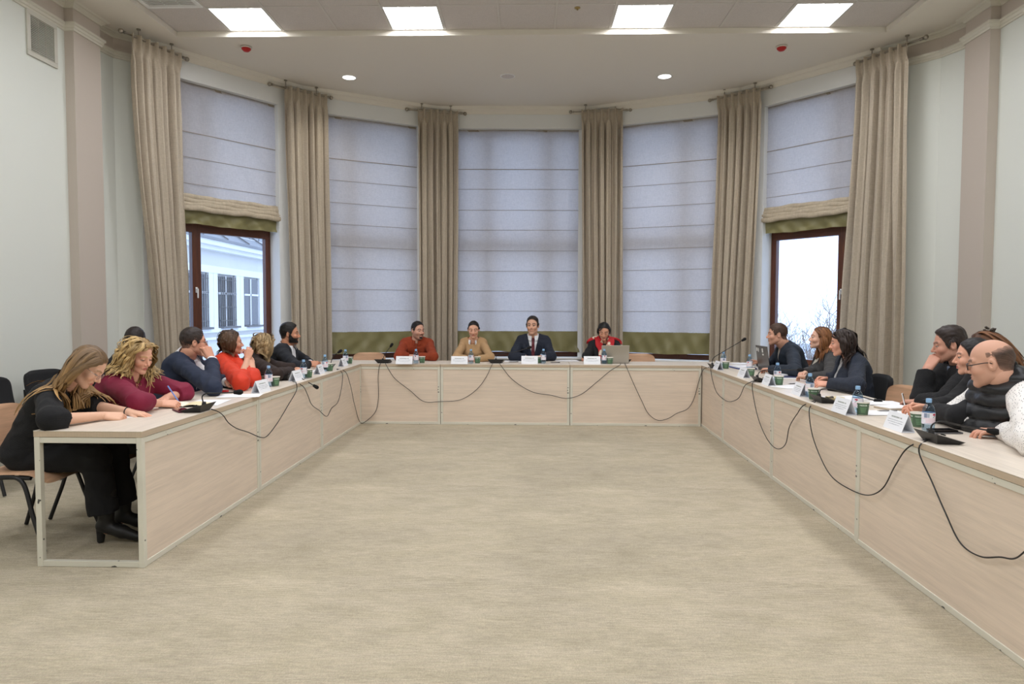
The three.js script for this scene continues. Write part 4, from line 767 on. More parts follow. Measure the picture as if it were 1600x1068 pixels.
  const inner = [...body.torso, ...arms.map((a) => a.up), ...legB];
  const lowArm = arms.map((a) => a.lo);
  const bodyFn0 = (x, y, z) => { let d = 1; for (const b of inner) d = smin(d, capD(b, x, y, z, -0.012), 0.02); for (const b of lowArm) d = smin(d, capD(b, x, y, z, bare ? 0 : -0.004), 0.015); return smin(d, capD(body.neck[0], x, y, z), 0.03); };
  const bodyFn = bodyFn0, gb = mesher(bodyFn, ...bounds([...inner, ...lowArm, ...body.neck], 0.03), bare ? Math.min(cell, 0.010) : cell);
  colored(gb, () => skin);
  const hf = headField(o), hairC = lin(o.hairColor), lip = skin.clone().lerp(lin(male ? 0xb06a5c : 0xb04a50), male ? 0.45 : 0.75), brow = hairC.clone().lerp(skin, 0.25), blush = skin.clone().multiply(lin(0xf6d5cc));  // last tint is the redder skin of cheeks, nose and fingertips
  const gh = mesher(hf, [-0.115, -0.16, -0.13], [0.115, 0.135, 0.135], fine);
  colored(gh, (x, y, z) => {
    const ax = Math.abs(x), c = skin.clone();
    if (z > 0.06) { const m = Math.max(0, 1 - Math.hypot(ax / 0.024, (y + 0.0645) / 0.0105)); c.lerp(lip, clamp(m * 3)); }
    c.lerp(blush, 0.6 * Math.max(0, 1 - Math.hypot((ax - 0.045) / 0.03, (y + 0.035) / 0.025)) * (z > 0.02 ? 1 : 0)); if (z > 0.09) c.lerp(blush, 0.35 * clamp(1 - Math.hypot(x / 0.02, (y + 0.03) / 0.02)));
    if (z > 0.035) { const by = 0.0235 + 0.004 * Math.sin(clamp((ax - 0.012) / 0.04) * Math.PI); if (ax > 0.011 && ax < 0.052) c.lerp(brow, 0.95 * clamp(1.7 - Math.abs(y - by) / (male ? 0.0056 : 0.0044))); }
    if (z > 0.055 && Math.abs(ax - 0.031) < 0.0145 && Math.abs(y - (0.0030 + (( o.lid ?? 0.5) - 0.3) * 0.010 - 8 * (ax - 0.031) ** 2)) < 0.0026) c.lerp(lin(0x1c1210), 0.75);
    if (o.stubble) { const b = sstep(-0.028, -0.05, y + (ax > 0.05 ? 0 : -0.0)) * sstep(-0.03, 0.01, z) * (1 - clamp(1.4 - Math.hypot(ax / 0.03, (y + 0.064) / 0.012))); c.lerp(hairC, o.stubble * b * (0.75 + 0.25 * noise3(x * 400, y * 400, z * 400))); }
    return c;
  });
  const parts = [gb, toWorld(gh, hm)];
  for (const a of arms) parts.push(toWorld(colored(handGeo(a.pose, a.side, o.handCell ?? 0.0042).clone(), (x, y, z) => skin.clone().lerp(blush, 0.5 * sstep(0.06, 0.15, z))), a.hm));
  const bodyMesh = mesh('body', put(mergeGeometries(parts.map((q) => { q.deleteAttribute('uv'); return q; }))), skinMat, t);
  // eyes
  const gz = v3((o.gaze?.[0] ?? 0), (o.gaze?.[1] ?? -0.1), 1).normalize(), iris = lin(o.iris ?? 0x4a3527);
  for (const s of [-1, 1]) {
    const e = new THREE.SphereGeometry(0.0114, 20, 14); colored(e, (x, y, z) => { const a = Math.acos(clamp((x * gz.x + y * gz.y + z * gz.z) / 0.0114, -1, 1)); return a < 0.26 ? lin(0x0a0808) : a < 0.68 ? iris : lin(0xa0958d); });
    e.deleteAttribute('uv'); e.translate(s * 0.031, 0.001, 0.0722); mesh('eye', put(toWorld(e, hm)), eyeMat, t);
  }
  // clothes
  const wr = (o.wrinkle ?? 1), fold = (x, y, z) => wr * (0.005 * noise3(x * 9, y * 13, z * 9) + 0.009 * (0.35 - Math.abs(noise3(x * 11 + y * 7 + 3, y * 15 - x * 5, z * 11 + y * 6))) + 0.002 * noise3(x * 30 + 4, y * 36, z * 30));
  const V0 = at3(N, 0, 0.0, 0);
  const garment = (name, mat, off, opt = {}) => {
    const bs = [...(opt.vest ? body.torso : body.torso)], sl = [];
    for (const a of arms) { if (opt.vest) continue; sl.push(bone(a.S, a.E, a.up.ra + (opt.loose ?? 0) * 0.4, a.up.rb + (opt.loose ?? 0), opt.short)); if (!opt.short) { const fe = opt.sleeve ?? 0.93; sl.push(bone(a.E, a.E.clone().lerp(a.W, 1.15), a.lo.ra + (opt.loose ?? 0), mix(a.lo.ra, a.lo.rb, 1.1) + (opt.loose ?? 0) * 0.8 + 0.004, fe / 1.15)); } }
    if (opt.funnel) bs.push(bone(N.clone().addScaledVector(tu, -0.05), N.clone().lerp(neckTop, opt.funnel), nr + 0.004, nr - 0.006, 1));
    const ax = tu, rn = nr + (opt.neckGap ?? 0.012), va = opt.v;
    const fn = (x, y, z) => {
      let d = 1; for (const b of bs) d = smin(d, capD(b, x, y, z), 0.045); for (const b of sl) d = smin(d, capD(b, x, y, z), 0.022);
      const qx = x - V0.x, qy = y - V0.y, qz = z - V0.z, a = Math.abs(qx * l.x + qz * l.z), b = -(qx * tu.x + qy * tu.y + qz * tu.z), c = qx * tf.x + qy * tf.y + qz * tf.z;
      let e = off + fold(x, y, z);
      if (va) { const w = va[0] * (1 - b / va[1]); const band = Math.abs(a - w - 0.02) < 0.022 && c > 0 && b > -0.05 && b < va[1] * 0.95; if (band) e += 0.005; if (opt.back && b < 0.03 && b > -0.02) e += 0.004; }
      if (opt.quilt) { const k = (b + 0.5) / 0.07; e += 0.022 * Math.pow(Math.abs(Math.sin(k * Math.PI)), 0.55) - 0.012; }
      d -= e;
      if (opt.vest) for (const r of arms) { d = Math.max(d, -(capD(r.cut, x, y, z, 0.02))); }
      if (va) { const w = va[0] * (1 - b / va[1]) + 0.0; d = Math.max(d, -Math.max(a - w, -c, b - va[1])); }
      const nk = capD(body.neck[0], x, y, z) - (rn - nr); if (!opt.funnel) d = Math.max(d, -Math.max(nk, -(-b + (opt.neckDrop ?? 0.035))));
      return Math.max(d, -(qx * tu.x + qy * tu.y + qz * tu.z) - TL - 0.06);
    };
    const gg = mesher(fn, ...bounds([...bs, ...sl], off + 0.045), cell * (opt.cellK ?? 0.85));
    const m = mesh(name, put(clothUV(gg)), mat, t); m.fn = fn; return m;
  };
  let outer; const field = {};
  for (const c of o.clothes) { const m = garment(c.name, c.mat, c.off ?? 0.014, c); outer = field[c.name] = m.fn; delete m.fn; }
  const onChest = (name, base, add, inside, mat) => {                // cloth lying on another garment, cut to inside(a across, b down, c front) < 0
    const fn = (x, y, z) => { const qx = x - N.x, qy = y - N.y, qz = z - N.z; return Math.max(base(x, y, z) - add, inside(qx * l.x + qz * l.z, -(qx * tu.x + qy * tu.y + qz * tu.z), qx * tf.x + qy * tf.y + qz * tf.z)); };
    mesh(name, put(clothUV(mesher(fn, [N.x - 0.3, N.y - 0.5, N.z - 0.3], [N.x + 0.3, N.y + 0.2, N.z + 0.3], 0.008))), mat, t);
  };
  if (o.collar) {                                                 // folded shirt collar round the neck
    const nd = neckTop.clone().sub(N).normalize(), c0 = N.clone().addScaledVector(nd, -0.005 + (o.collar.up ?? 0)), na = nd.lerp(tu, o.collar.ax ?? 0.5).normalize(), cf = tf.clone().addScaledVector(na, -tf.dot(na)).normalize(), cl = na.clone().cross(cf).negate(), rr2 = nr + 0.010, span = o.collar.span ?? 2.7, K = o.collar.h ?? 1;
    const hp0 = v3(0, 0, 0), solid = (p) => { hp0.copy(p).applyMatrix4(hinv); return Math.min(bodyFn(p.x, p.y, p.z), hf(hp0.x, hp0.y, hp0.z) * hs); };
    mesh('collar', put(clothUV(grid(56, 10, (u, v) => {
      const q = u * 2 - 1, a = q * span, tip = Math.pow(Math.abs(q), 6), up0 = v < 0.45, hgt = up0 ? v / 0.45 * 0.042 * K : 0.044 * K - (v - 0.45) / 0.55 * (0.044 + 0.014 * tip) * K, out = up0 ? 0 : 0.009 + (v - 0.45) / 0.55 * (0.016 + 0.008 * tip);
      const dirA = cf.clone().multiplyScalar(-Math.cos(a)).addScaledVector(cl, Math.sin(a)), c1 = c0.clone().addScaledVector(na, hgt - 0.014 - 0.010 * Math.cos(a + Math.PI)); let r = 0.03; const pp = v3(0, 0, 0);
      for (let k = 0; k < 40; k++) { pp.copy(c1).addScaledVector(dirA, r); const sd = solid(pp); if (sd > 0.006 || r > nr + 0.055) break; r += Math.max(0.002, 0.007 - sd); }
      return c1.addScaledVector(dirA, r + 0.003 + out + 0.006 * tip);
    }))), o.collar.mat, t);
  }
  const legMat = o.legs ?? cloth(0x17181c, 0.9);
  const lg = legs.flatMap((q) => [bone(q.k0, q.kn, 0.086 * g, 0.066), bone(q.kn, q.an, 0.066, o.flare ?? 0.056, o.legEnd ?? 0.97)]), seat = [-1, 1].map((s) => bone(at3(hip, s * 0.085 * g, 0.02, -0.01), at3(hip, s * 0.08 * g, -0.01, 0.04), 0.108 * g, 0.10 * g));
  const legFn = (x, y, z) => { let d = 1; for (const b of [...lg, ...seat]) d = smin(d, capD(b, x, y, z, 0.008), 0.03); return d - fold(x, y, z); };
  mesh('trousers', put(clothUV(mesher(legFn, ...bounds([...lg, ...seat], 0.04), Math.max(cell, 0.012)))), legMat, t);
  for (const q of legs) {
    const heel = o.boots ? 0.055 : 0, an = q.an, fw = (d, y) => an.clone().addScaledVector(f, d).setY(y);
    const sb = [bone(fw(0, o.boots ? 0.30 : 0.10), fw(0, 0.085 + heel), o.boots ? 0.060 : 0.042, 0.042), bone(fw(-0.02, 0.05 + heel), fw(0.09, 0.045 + heel * 0.4), 0.040, 0.036), bone(fw(0.09, 0.045 + heel * 0.4), fw(0.18, 0.034), 0.037, 0.028)];
    const sf = (x, y, z) => { let d = 1; for (const b of sb) d = smin(d, capD(b, x, y, z), 0.02); if (heel) d = Math.min(d, capD(heelB, x, y, z)); return Math.max(d, 0.004 - y); }, heelB = bone(fw(-0.035, 0.0), fw(-0.03, 0.10), 0.019, 0.028);
    mesh(o.boots ? 'boot' : 'shoe', put(clothUV(mesher(sf, ...bounds([...sb, heelB], 0.03), o.boots ? 0.007 : 0.011))), o.shoeMat ?? cloth(0x111113, 0.45), t);
  }
  // hair: a cap on the scalp, then locks that fall and slide over head and clothes
  const hair = o.hair, hp = [];
  if (hair) {
    const hf2 = headField({ ...o, noEar: true }), high = hair.high ?? 0, region = (x, y, z) => {
      const ax = Math.abs(x); let s = y - hairline(z - (hair.side ?? 0), high) + (hair.temple ?? 0) * sstep(0.03, 0.06, ax) * sstep(0.0, 0.04, z) * -1;
      if (hair.bald) s = Math.min(s, 0.066 - y + 0.02 * sstep(0.0, -0.09, z), 0.014 - z);
      return s; }, cap = (x, y, z) => { const s = region(x, y, z);
      const sf = hair.soft ?? 0.014, k = sstep(-0.6 * sf, 1.4 * sf, s), th = (hair.cap ?? 0.010) * (1 + (hair.top ?? 0) * sstep(0.05, 0.11, y)) * (1 - (hair.fade ?? 0) * sstep(0.06, -0.02, y));
      const st = 0.0016 * noise3(x * 170, y * 40, z * 60) + (hair.rough ?? 0.002) * noise3(x * 50, y * 45, z * 50);
      return hf2(x, y, z) - (-0.0025 + (th + 0.0025) * k + st * k);
    };
    const gc = mesher(cap, [-0.12, -0.12, -0.15], [0.12, 0.16, 0.125], fine);
    colored(gc, (x, y, z) => hairC.clone().multiplyScalar(1 + 0.25 * noise3(x * 160, y * 30, z * 60)).lerp(skin, clamp((hair.thin ?? 0.12) * sstep(hair.thinTop ?? 0.05, -0.03, y) + (1 - sstep(0, hair.blend ?? 0.012, region(x, y, z) + 0.004 * noise3(x * 120, y * 120, z * 120))))));
    hp.push(toWorld(hairUV(gc), hm));
    if (hair.bun) { const b = hair.bun, gn = mesher((x, y, z) => sph(x, y, z, ...b) + 0.004 * Math.sin((x + y * 2) * 260), [b[0] - 0.07, b[1] - 0.07, b[2] - 0.07], [b[0] + 0.07, b[1] + 0.07, b[2] + 0.07], fine); colored(gn, (x, y, z) => hairC.clone().multiplyScalar(1 + 0.2 * noise3(x * 160, y * 60, z * 60))); hp.push(toWorld(hairUV(gn), hm)); }
    if (hair.locks) {
      const K = hair.locks, SG = K.seg ?? 14, paths = [], tmp = v3(0, 0, 0);
      const col = (p) => { tmp.copy(p).applyMatrix4(hinv); const a = hf(tmp.x, tmp.y, tmp.z) * hs, b = outer(p.x, p.y, p.z); return Math.min(a, b); }, back = v3(0, 0, -1).transformDirection(hm);
      const grad = (p) => { const e = 0.004, q = p.clone(), r = v3(0, 0, 0); for (const k of ['x', 'y', 'z']) { q[k] = p[k] + e; const a = col(q); q[k] = p[k] - e; r[k] = a - col(q); q[k] = p[k]; } return r.normalize(); };
      for (let n = 0, tries = 0; n < K.n && tries < 40000; tries++) {
        const y0 = rr(-0.3, 1), an = rr(0, Math.PI * 2), q0 = Math.sqrt(1 - y0 * y0), dir = v3(q0 * Math.sin(an), y0, q0 * Math.cos(an)); let rad = 0.06;
        for (let k = 0; k < 24; k++) { const p = dir.clone().multiplyScalar(rad).add(v3(0, 0.02, -0.014)); rad -= hf(p.x, p.y, p.z) * 0.9; }
        const p0 = dir.clone().multiplyScalar(rad).add(v3(0, 0.02, -0.014));
        if (p0.y < hairline(p0.z - (K.side ?? 0), K.high ?? 0.0) + 0.002 || Math.abs(p0.x) > 0.078 || (hair.bald && region(p0.x, p0.y, p0.z) < 0.02 + 0.02 * rnd())) continue;
        n++;
        const sd = Math.sign(p0.x - (K.part ?? 0)) || 1, cmb = v3(sd * (K.out ?? 0.8), K.rise ?? 0.15, -(K.backc ?? 0.5)).addScaledVector(v3(0, -1, 0), (K.down ?? 1) * sstep(0.1, 0.0, p0.y)); cmb.addScaledVector(dir, -cmb.dot(dir)).normalize();
        let p = p0.clone().applyMatrix4(hm), d = cmb.transformDirection(hm); const lift = mix(0.002, K.vol ?? 0.018, Math.pow(rnd(), 1.4)), step = K.len * rr(0.72, 1.06) / SG, ph = rr(0, 6.3), wv = K.wave ?? 0, fq = rr(0.85, 1.2) * (K.freq ?? 1);
        const pts = [p.clone()], nrm = [dir.clone().transformDirection(hm)], pull = K.back ? back.clone().addScaledVector(v3(0, -1, 0), 0.25) : (K.pull ?? v3(0, -1, 0));
        for (let k = 1; k <= SG; k++) {
          d.addScaledVector(pull, K.g ?? 0.35).addScaledVector(v3(rr(-1, 1), rr(-1, 1), rr(-1, 1)), K.mess ?? 0.06).normalize(); p = p.clone().addScaledVector(d, step);
          let gr; for (let w = 0; w < 2; w++) { const c = col(p), want = lift * sstep(0, Math.min(3, SG - 1), k) + 0.002; gr = grad(p); if (c < want) p.addScaledVector(gr, want - c); else if (c < 0.09 || K.cling) p.addScaledVector(gr, (want - c) * (K.cling ?? 0.3)); }
          if (p.y < 0.80) p.y = 0.80 + 0.004 * rnd();
          tmp.copy(p).applyMatrix4(hinv); if (tmp.y < (K.brow ?? 0.055) && tmp.y > -0.17 && Math.abs(tmp.x) < 0.15 && tmp.z > (K.face ?? 0.026)) p.addScaledVector(back, Math.min(0.016, tmp.z - (K.face ?? 0.026)));
          const dn = p.clone().sub(pts[k - 1]); if (dn.length() > 1e-5) d.copy(dn.normalize());
          pts.push(p.clone()); nrm.push(gr.lengthSq() > 0.1 ? gr : nrm[k - 1].clone());
        }
        if (wv) for (let k = 2; k <= SG; k++) { const a = ph + k * fq, s = wv * sstep(1, 6, k); pts[k].add(v3(Math.cos(a) * s, Math.sin(a * 0.7) * s * 0.4, Math.sin(a) * s)); }
        paths.push({ pts, nrm, w: rr(0.65, 1.25) * (K.w ?? 0.008), tint: 0.4 * rr(-1, 1) + 0.6 * noise3(p0.x * 28, p0.y * 28, p0.z * 28 + 9) });
      }
      const gl = lockRibbons(paths, lin(K.color ?? o.hairColor), K.vary ?? 0.3, K.tip ? lin(K.tip) : null); hp.push(gl);
    }
    mesh('hair', put(mergeGeometries(hp)), hairMat, t);
  }
  if (o.beard) {
    const bs = (x, y, z) => { const ax = Math.abs(x); let s = Math.min(-0.040 - y + 0.045 * sstep(0.045, 0.06, ax) * sstep(0.05, 0.0, z), z + 0.012, 0.02 - (-0.088 - y)); if (o.beard === 'goatee') s = Math.min(s, 0.030 - ax, z - 0.05); else s = Math.min(s, y + 0.128); s = Math.min(s, 60 * (Math.hypot(ax / 26, (y + 0.0655) / 12) - 0.00085)); return s; }, bf = (x, y, z) => { const s = bs(x, y, z), k = sstep(-0.003, 0.010, s); return hf(x, y, z) - (-0.003 + 0.0062 * k + 0.001 * noise3(x * 200, y * 200, z * 200) * k); };
    const gb2 = mesher(bf, [-0.1, -0.15, -0.05], [0.1, 0.0, 0.125], fine); colored(gb2, (x, y, z) => hairC.clone().multiplyScalar(0.9 + 0.3 * noise3(x * 180, y * 120, z * 180)).lerp(skin, 1 - sstep(-0.002, 0.012, bs(x, y, z) + 0.003 * noise3(x * 150, y * 150, z * 150)))); mesh('beard', put(toWorld(hairUV(gb2), hm)), hairMat, t);
  }
  if (o.glasses) {
    const gl = [], rim = o.glasses.rim ?? 0.0016, w = 0.021, hh = 0.0165, gm = o.glasses.mat;
    for (const s of [-1, 1]) { const pts = []; for (let k = 0; k < 20; k++) { const a = k / 20 * Math.PI * 2; pts.push(v3(s * 0.033 + w * Math.sign(Math.cos(a)) * Math.pow(Math.abs(Math.cos(a)), 0.75), -0.004 + hh * Math.sign(Math.sin(a)) * Math.pow(Math.abs(Math.sin(a)), 0.75), 0.098 - 0.12 * Math.abs(s * 0.033 + w * Math.cos(a)) ** 1.35)); } gl.push(tube(pts, rim, 40, 6, true)); gl.push(tube([v3(s * 0.054, 0.003, 0.091), v3(s * 0.074, 0.004, 0.07), v3(s * 0.081, 0.006, 0.0), v3(s * 0.080, -0.004, -0.022)], rim, 16, 6)); }
    gl.push(tube([v3(-0.012, -0.001, 0.097), v3(0, 0.002, 0.1005), v3(0.012, -0.001, 0.097)], rim, 8, 6));
    mesh('glasses', put(toWorld(mergeGeometries(gl), hm)), gm, t);
    for (const s of [-1, 1]) { const c = new THREE.CircleGeometry(0.0185, 20); c.scale(1.08, 0.86, 1); c.translate(s * 0.033, -0.004, 0.0955); mesh('lens', put(toWorld(c, hm)), M.glass, t); }
  }
  if (o.extra) o.extra({ onChest, field, t, put, N, tu, tf, l, f, hip, hm, arms, at3, nr, neckTop, outer, skin });
  return { hip, f };
}

// ---------- the eighteen people ----------
const T = (px, py, h = 0.785) => atY(px, py, h);
const navy = cloth(0x1c2636, 0.85), white = cloth(0xdfe0e2, 0.85), blackK = cloth(0x131315, 0.95, 'knit'), blackC = cloth(0x151518, 0.9);
const seatAt = [];
function sit(o) { const r = person(o); seatAt.push([r, o.chairLabel, o.chairKind ?? 'ply']); return r; }
const vv = (x, y, z) => new THREE.Vector3(x, y, z);

// row with the open-ended table
sit({
  label: 'long-haired woman in a black sweater with clear glasses, writing at the table end', male: false, fine: 0.0032, cell: 0.009, bare: 1, handCell: 0.0032, size: 1.0,
  yaw: 96, head: at(137, 572, 4.02), hyaw: 104, pitch: 42, roll: -4, neck: at(103, 599, 4.06), hairColor: 0x8a6c4a, skin: 0xe2b498, lid: 0.25, gaze: [0, -0.5], sw: 0.165, legEnd: 0.80, flare: 0.085, boots: true, shoeMat: cloth(0x101012, 0.5), shin: 0.05, thigh: 0.42,
  arms: [{ e: atY(80, 656, 0.80), w: atY(161, 649, 0.78), pose: 'pen', F: V(0.75, -0.12, 0.45), N: vv(0.1, 0.8, 0.6) }, { e: atY(146, 634, 0.80), w: atY(201, 643, 0.775), pose: 'flat', F: V(0.95, -0.12, -0.12), N: vv(0, 1, 0.05) }],
  clothes: [{ name: 'sweater', mat: blackK, off: 0.016, sleeve: 0.16, loose: 0.014, neckGap: 0.012 }], legs: cloth(0x0f0f12, 0.95),
  hair: { cap: 0.008, locks: { n: 460, len: 0.50, w: 0.010, out: 1, backc: 0.5, part: 0.0, vol: 0.020, g: 0.26, vary: 0.28, color: 0x8d6f4c, tip: 0xcfa369, mess: 0.02, face: 0.020, cling: 0.04, pull: V(-0.34, -1, 0) } },
  glasses: { mat: phys(0xd7c2bd, 0.2, { metalness: 0.7 }), rim: 0.0013 },
  extra: ({ t, put, arms }) => { const g = new THREE.TorusGeometry(0.027, 0.004, 8, 24); g.applyMatrix4(arms[1].hm.clone().multiply(new THREE.Matrix4().makeTranslation(0, 0, -0.03))); mesh('bracelet', put(g), M.black, t); },
});
sit({
  label: 'woman with big blonde curls in a magenta blouse, writing with a blue pen', male: false, fine: 0.0034, cell: 0.009, bare: 1, girth: 1.18, armR: 1.1, handCell: 0.0034,
  yaw: 84, head: at(217, 556, 4.6), hyaw: 74, pitch: 20, neck: at(205, 583, 4.62), hairColor: 0xbf9a62, skin: 0xe3ad92, lid: 0.2, gaze: [0, -0.5], sw: 0.178,
  arms: [{ e: atY(217, 628, 0.825), w: atY(250, 630, 0.785), pose: 'pen', F: V(0.8, -0.05, 0.35), N: vv(0.1, 0.8, 0.5) }, { e: atY(288, 612, 0.81), w: atY(260, 621, 0.785), pose: 'relaxed', F: V(0.2, -0.05, -0.8), N: vv(0, 1, 0) }],
  clothes: [{ name: 'blouse', mat: cloth(0x7a0b31, 0.75), off: 0.014, sleeve: 0.34, loose: 0.010, neckGap: 0.02, neckDrop: 0.05 }],
  hair: { cap: 0.014, rough: 0.004, locks: { n: 520, len: 0.29, w: 0.0085, brow: 0.085, out: 1, backc: 0.5, part: 0.02, vol: 0.042, g: 0.27, vary: 0.4, color: 0xe0bb7c, wave: 0.011, freq: 0.95, mess: 0.03, cling: 0.1, face: 0.036 } },
  extra: ({ t, put, at3, N }) => { const P = []; for (let k = 0; k <= 16; k++) { const a = (k / 16 - 0.5) * 2; P.push(at3(N, a * 0.075, -0.02 - 0.20 * (1 - Math.abs(a) ** 1.6), 0.11 + 0.07 * (1 - a * a))); } mesh('necklace', put(tube(P, 0.0025, 40, 6)), cloth(0xc08a6a, 0.4), t); },
});
sit({
  label: 'dark-haired person in the second row, all but the crown hidden behind the blonde curls', male: true, cell: 0.016, fine: 0.006, yaw: 90, head: at(212, 531, 6.2), hyaw: 190, neck: at(206, 552, 6.22), hairColor: 0x2c1f1b, skin: 0xcf9f84, chairKind: 'pad',
  arms: [{ w: at(222, 606, 6.05) }, { w: at(222, 604, 6.35) }], clothes: [{ name: 'sweater', mat: blackC, off: 0.014 }], hair: { cap: 0.010, locks: { n: 500, len: 0.034, w: 0.0042, seg: 4, out: 0.35, rise: 0.1, backc: 0.6, vol: 0.0055, cling: 0.8, g: 0.06, vary: 0.3, color: 0x2c1f1b, mess: 0.07, face: 0.2 } },
});
sit({
  label: 'man in a navy blazer and glasses resting his fist against his mouth', male: true, fine: 0.0038, cell: 0.010, girth: 1.1, handCell: 0.0036, yaw: 100, head: at(303, 534, 5.7), hyaw: 130, pitch: 2, roll: 2, neck: at(293, 554, 5.74), hairColor: 0x3b2e29, skin: 0xd89f84, lid: 0.5, sw: 0.20, jaw: 1.08, neckR: 1.1,
  arms: [{ e: atY(333, 606, 0.81), w: at(331, 562, 5.62), pose: 'fist', F: vv(-0.35, 0.85, 0.05), N: vv(0.75, 0.35, 0.55), out: 0.3, hand: 1.1 }, { w: atY(356, 597, 0.80), pose: 'relaxed', out: 0.8 }],
  clothes: [{ name: 'shirt', mat: white, off: 0.006, sleeve: 0.97, neckGap: 0.004 }, { name: 'blazer', mat: cloth(0x18233a, 0.8), off: 0.019, sleeve: 0.82, neckGap: 0.022, v: [0.10, 0.38] }], collar: { mat: white, h: 1.5, span: 2.7 },
  hair: { cap: 0.007, top: 0.7, fade: 0.6, thin: 0.4, thinTop: 0.04, blend: 0.02, locks: { n: 800, len: 0.024, w: 0.0042, seg: 4, out: 0.35, rise: 0.1, backc: -0.4, vol: 0.0055, cling: 0.8, g: 0.06, vary: 0.3, color: 0x3b2e29, mess: 0.07, face: 0.2 } }, glasses: { mat: M.black, rim: 0.0014 }, stubble: 0.15,
});
sit({
  label: 'woman with a brown bob in an orange-red blouse, hands clasped before her chin', male: false, fine: 0.0038, cell: 0.010, bare: 1, girth: 1.15, armR: 1.15, handCell: 0.0036, yaw: 100, head: at(362, 535, 6.3), hyaw: 126, pitch: 0, neck: at(358, 555, 6.32), hairColor: 0x4a3324, skin: 0xdca78c, sw: 0.175,
  arms: [{ e: atY(376, 597, 0.82), w: at(386, 562, 6.22), pose: 'clasp', F: vv(0.15, 0.8, -0.25), N: vv(0.5, 0.1, 0.85) }, { e: atY(394, 592, 0.82), w: at(393, 562, 6.34), pose: 'clasp', F: vv(-0.25, 0.8, 0.3), N: vv(0.7, 0.2, -0.7) }],
  clothes: [{ name: 'blouse', mat: cloth(0xd13411, 0.7), off: 0.014, sleeve: 0.22, loose: 0.012, neckGap: 0.016, neckDrop: 0.05, v: [0.06, 0.16] }],
  hair: { cap: 0.012, locks: { n: 360, len: 0.185, w: 0.010, out: 1, backc: 0.7, part: -0.02, vol: 0.026, g: 0.30, vary: 0.22, color: 0x64482f, mess: 0.02, face: 0.03 } },
});
sit({
  label: 'woman with long curly fair hair turned away, in a dark brown jacket', male: false, fine: 0.0045, cell: 0.011, yaw: 98, head: at(413, 538, 7.0), hyaw: 152, pitch: 4, neck: at(411, 557, 7.02), hairColor: 0xa98a5e, skin: 0xdca78c, sw: 0.168,
  arms: [{ e: atY(432, 585, 0.81), w: atY(454, 580, 0.80), pose: 'fist', F: V(0.9, 0.05, 0.1), N: vv(0, 0.8, 0.5) }, { e: atY(437, 575, 0.81), w: atY(459, 575, 0.80), pose: 'relaxed', F: V(0.8, 0, -0.5) }],
  clothes: [{ name: 'jacket', mat: cloth(0x2b1d17, 0.85), off: 0.016, sleeve: 0.92, loose: 0.008, neckGap: 0.014 }],
  hair: { cap: 0.014, rough: 0.004, locks: { n: 420, len: 0.30, w: 0.0085, out: 1, backc: 0.8, vol: 0.036, g: 0.28, vary: 0.42, color: 0xd0b080, cling: 0.15, wave: 0.010, freq: 0.95, mess: 0.05, face: 0.03 } },
});
sit({
  label: 'bearded dark-haired man in a dark blazer and open white shirt', male: true, fine: 0.0042, cell: 0.011, yaw: 94, head: at(453, 521, 7.6), hyaw: 106, pitch: 2, neck: at(450, 540, 7.62), hairColor: 0x17120f, skin: 0xc98f70, sw: 0.195, stubble: 0.6, beard: 'full', lid: 0.6,
  arms: [{ e: atY(463, 573, 0.81), w: atY(481, 569, 0.80), pose: 'clasp', F: V(0.95, 0.05, 0.15), N: vv(0, 0.6, 0.8) }, { e: atY(476, 563, 0.81), w: atY(485, 566, 0.80), pose: 'clasp', F: V(0.85, 0, -0.5), N: vv(0, 0.8, -0.6) }],
  clothes: [{ name: 'shirt', mat: white, off: 0.006, sleeve: 0.97, neckGap: 0.006 }, { name: 'blazer', mat: cloth(0x15181f, 0.85), off: 0.018, sleeve: 0.88, neckGap: 0.020, v: [0.10, 0.46] }], collar: { mat: white, h: 1.4, span: 2.5 },
  hair: { cap: 0.008, top: 1.0, fade: 0.5, locks: { n: 700, len: 0.034, w: 0.0042, seg: 4, out: 0.35, rise: 0.1, backc: 0.5, vol: 0.0055, cling: 0.8, g: 0.06, vary: 0.3, color: 0x17120f, mess: 0.07, face: 0.2 } },
});
// head table
sit({
  label: 'man with a goatee in a rust quarter-zip sweater looking aside', male: true, fine: 0.0045, cell: 0.011, girth: 1.12, yaw: 8, head: at(653, 516, 9.2), hyaw: 44, pitch: 5, neck: at(651, 530.5, 9.24), hairColor: 0x221a17, skin: 0xd0a089, sw: 0.20, stubble: 0.45, beard: 'goatee', jaw: 1.06, lid: 0.4, gaze: [0.2, -0.1],
  arms: [{ e: atY(623, 556.4, 0.81), w: atY(636, 555.4, 0.81), pose: 'relaxed', F: V(0.9, 0.05, -0.2) }, { e: atY(677, 556.4, 0.81), w: atY(656, 557.1, 0.80), pose: 'relaxed', F: V(-0.9, 0.05, -0.25) }],
  clothes: [{ name: 'sweater', mat: cloth(0x883312, 0.9, 'knit'), off: 0.015, sleeve: 0.97, loose: 0.003, neckGap: 0.010 }], collar: { mat: cloth(0x883312, 0.9, 'knit'), h: 1.1, span: 2.9 },
  hair: { cap: 0.006, top: 0.9, fade: 0.75, thin: 0.45, high: 0.006, locks: { n: 500, len: 0.025, w: 0.0042, seg: 4, out: 0.35, rise: 0.1, backc: 0.5, vol: 0.0055, cling: 0.8, g: 0.06, vary: 0.3, color: 0x221a17, mess: 0.07, face: 0.2, high: 0.01 } },
  extra: ({ t, put, at3, N }) => mesh('zip', put(bar(at3(N, 0, -0.03, 0.105), at3(N, 0.004, -0.12, 0.135), 0.003, 6)), M.steel, t),
});
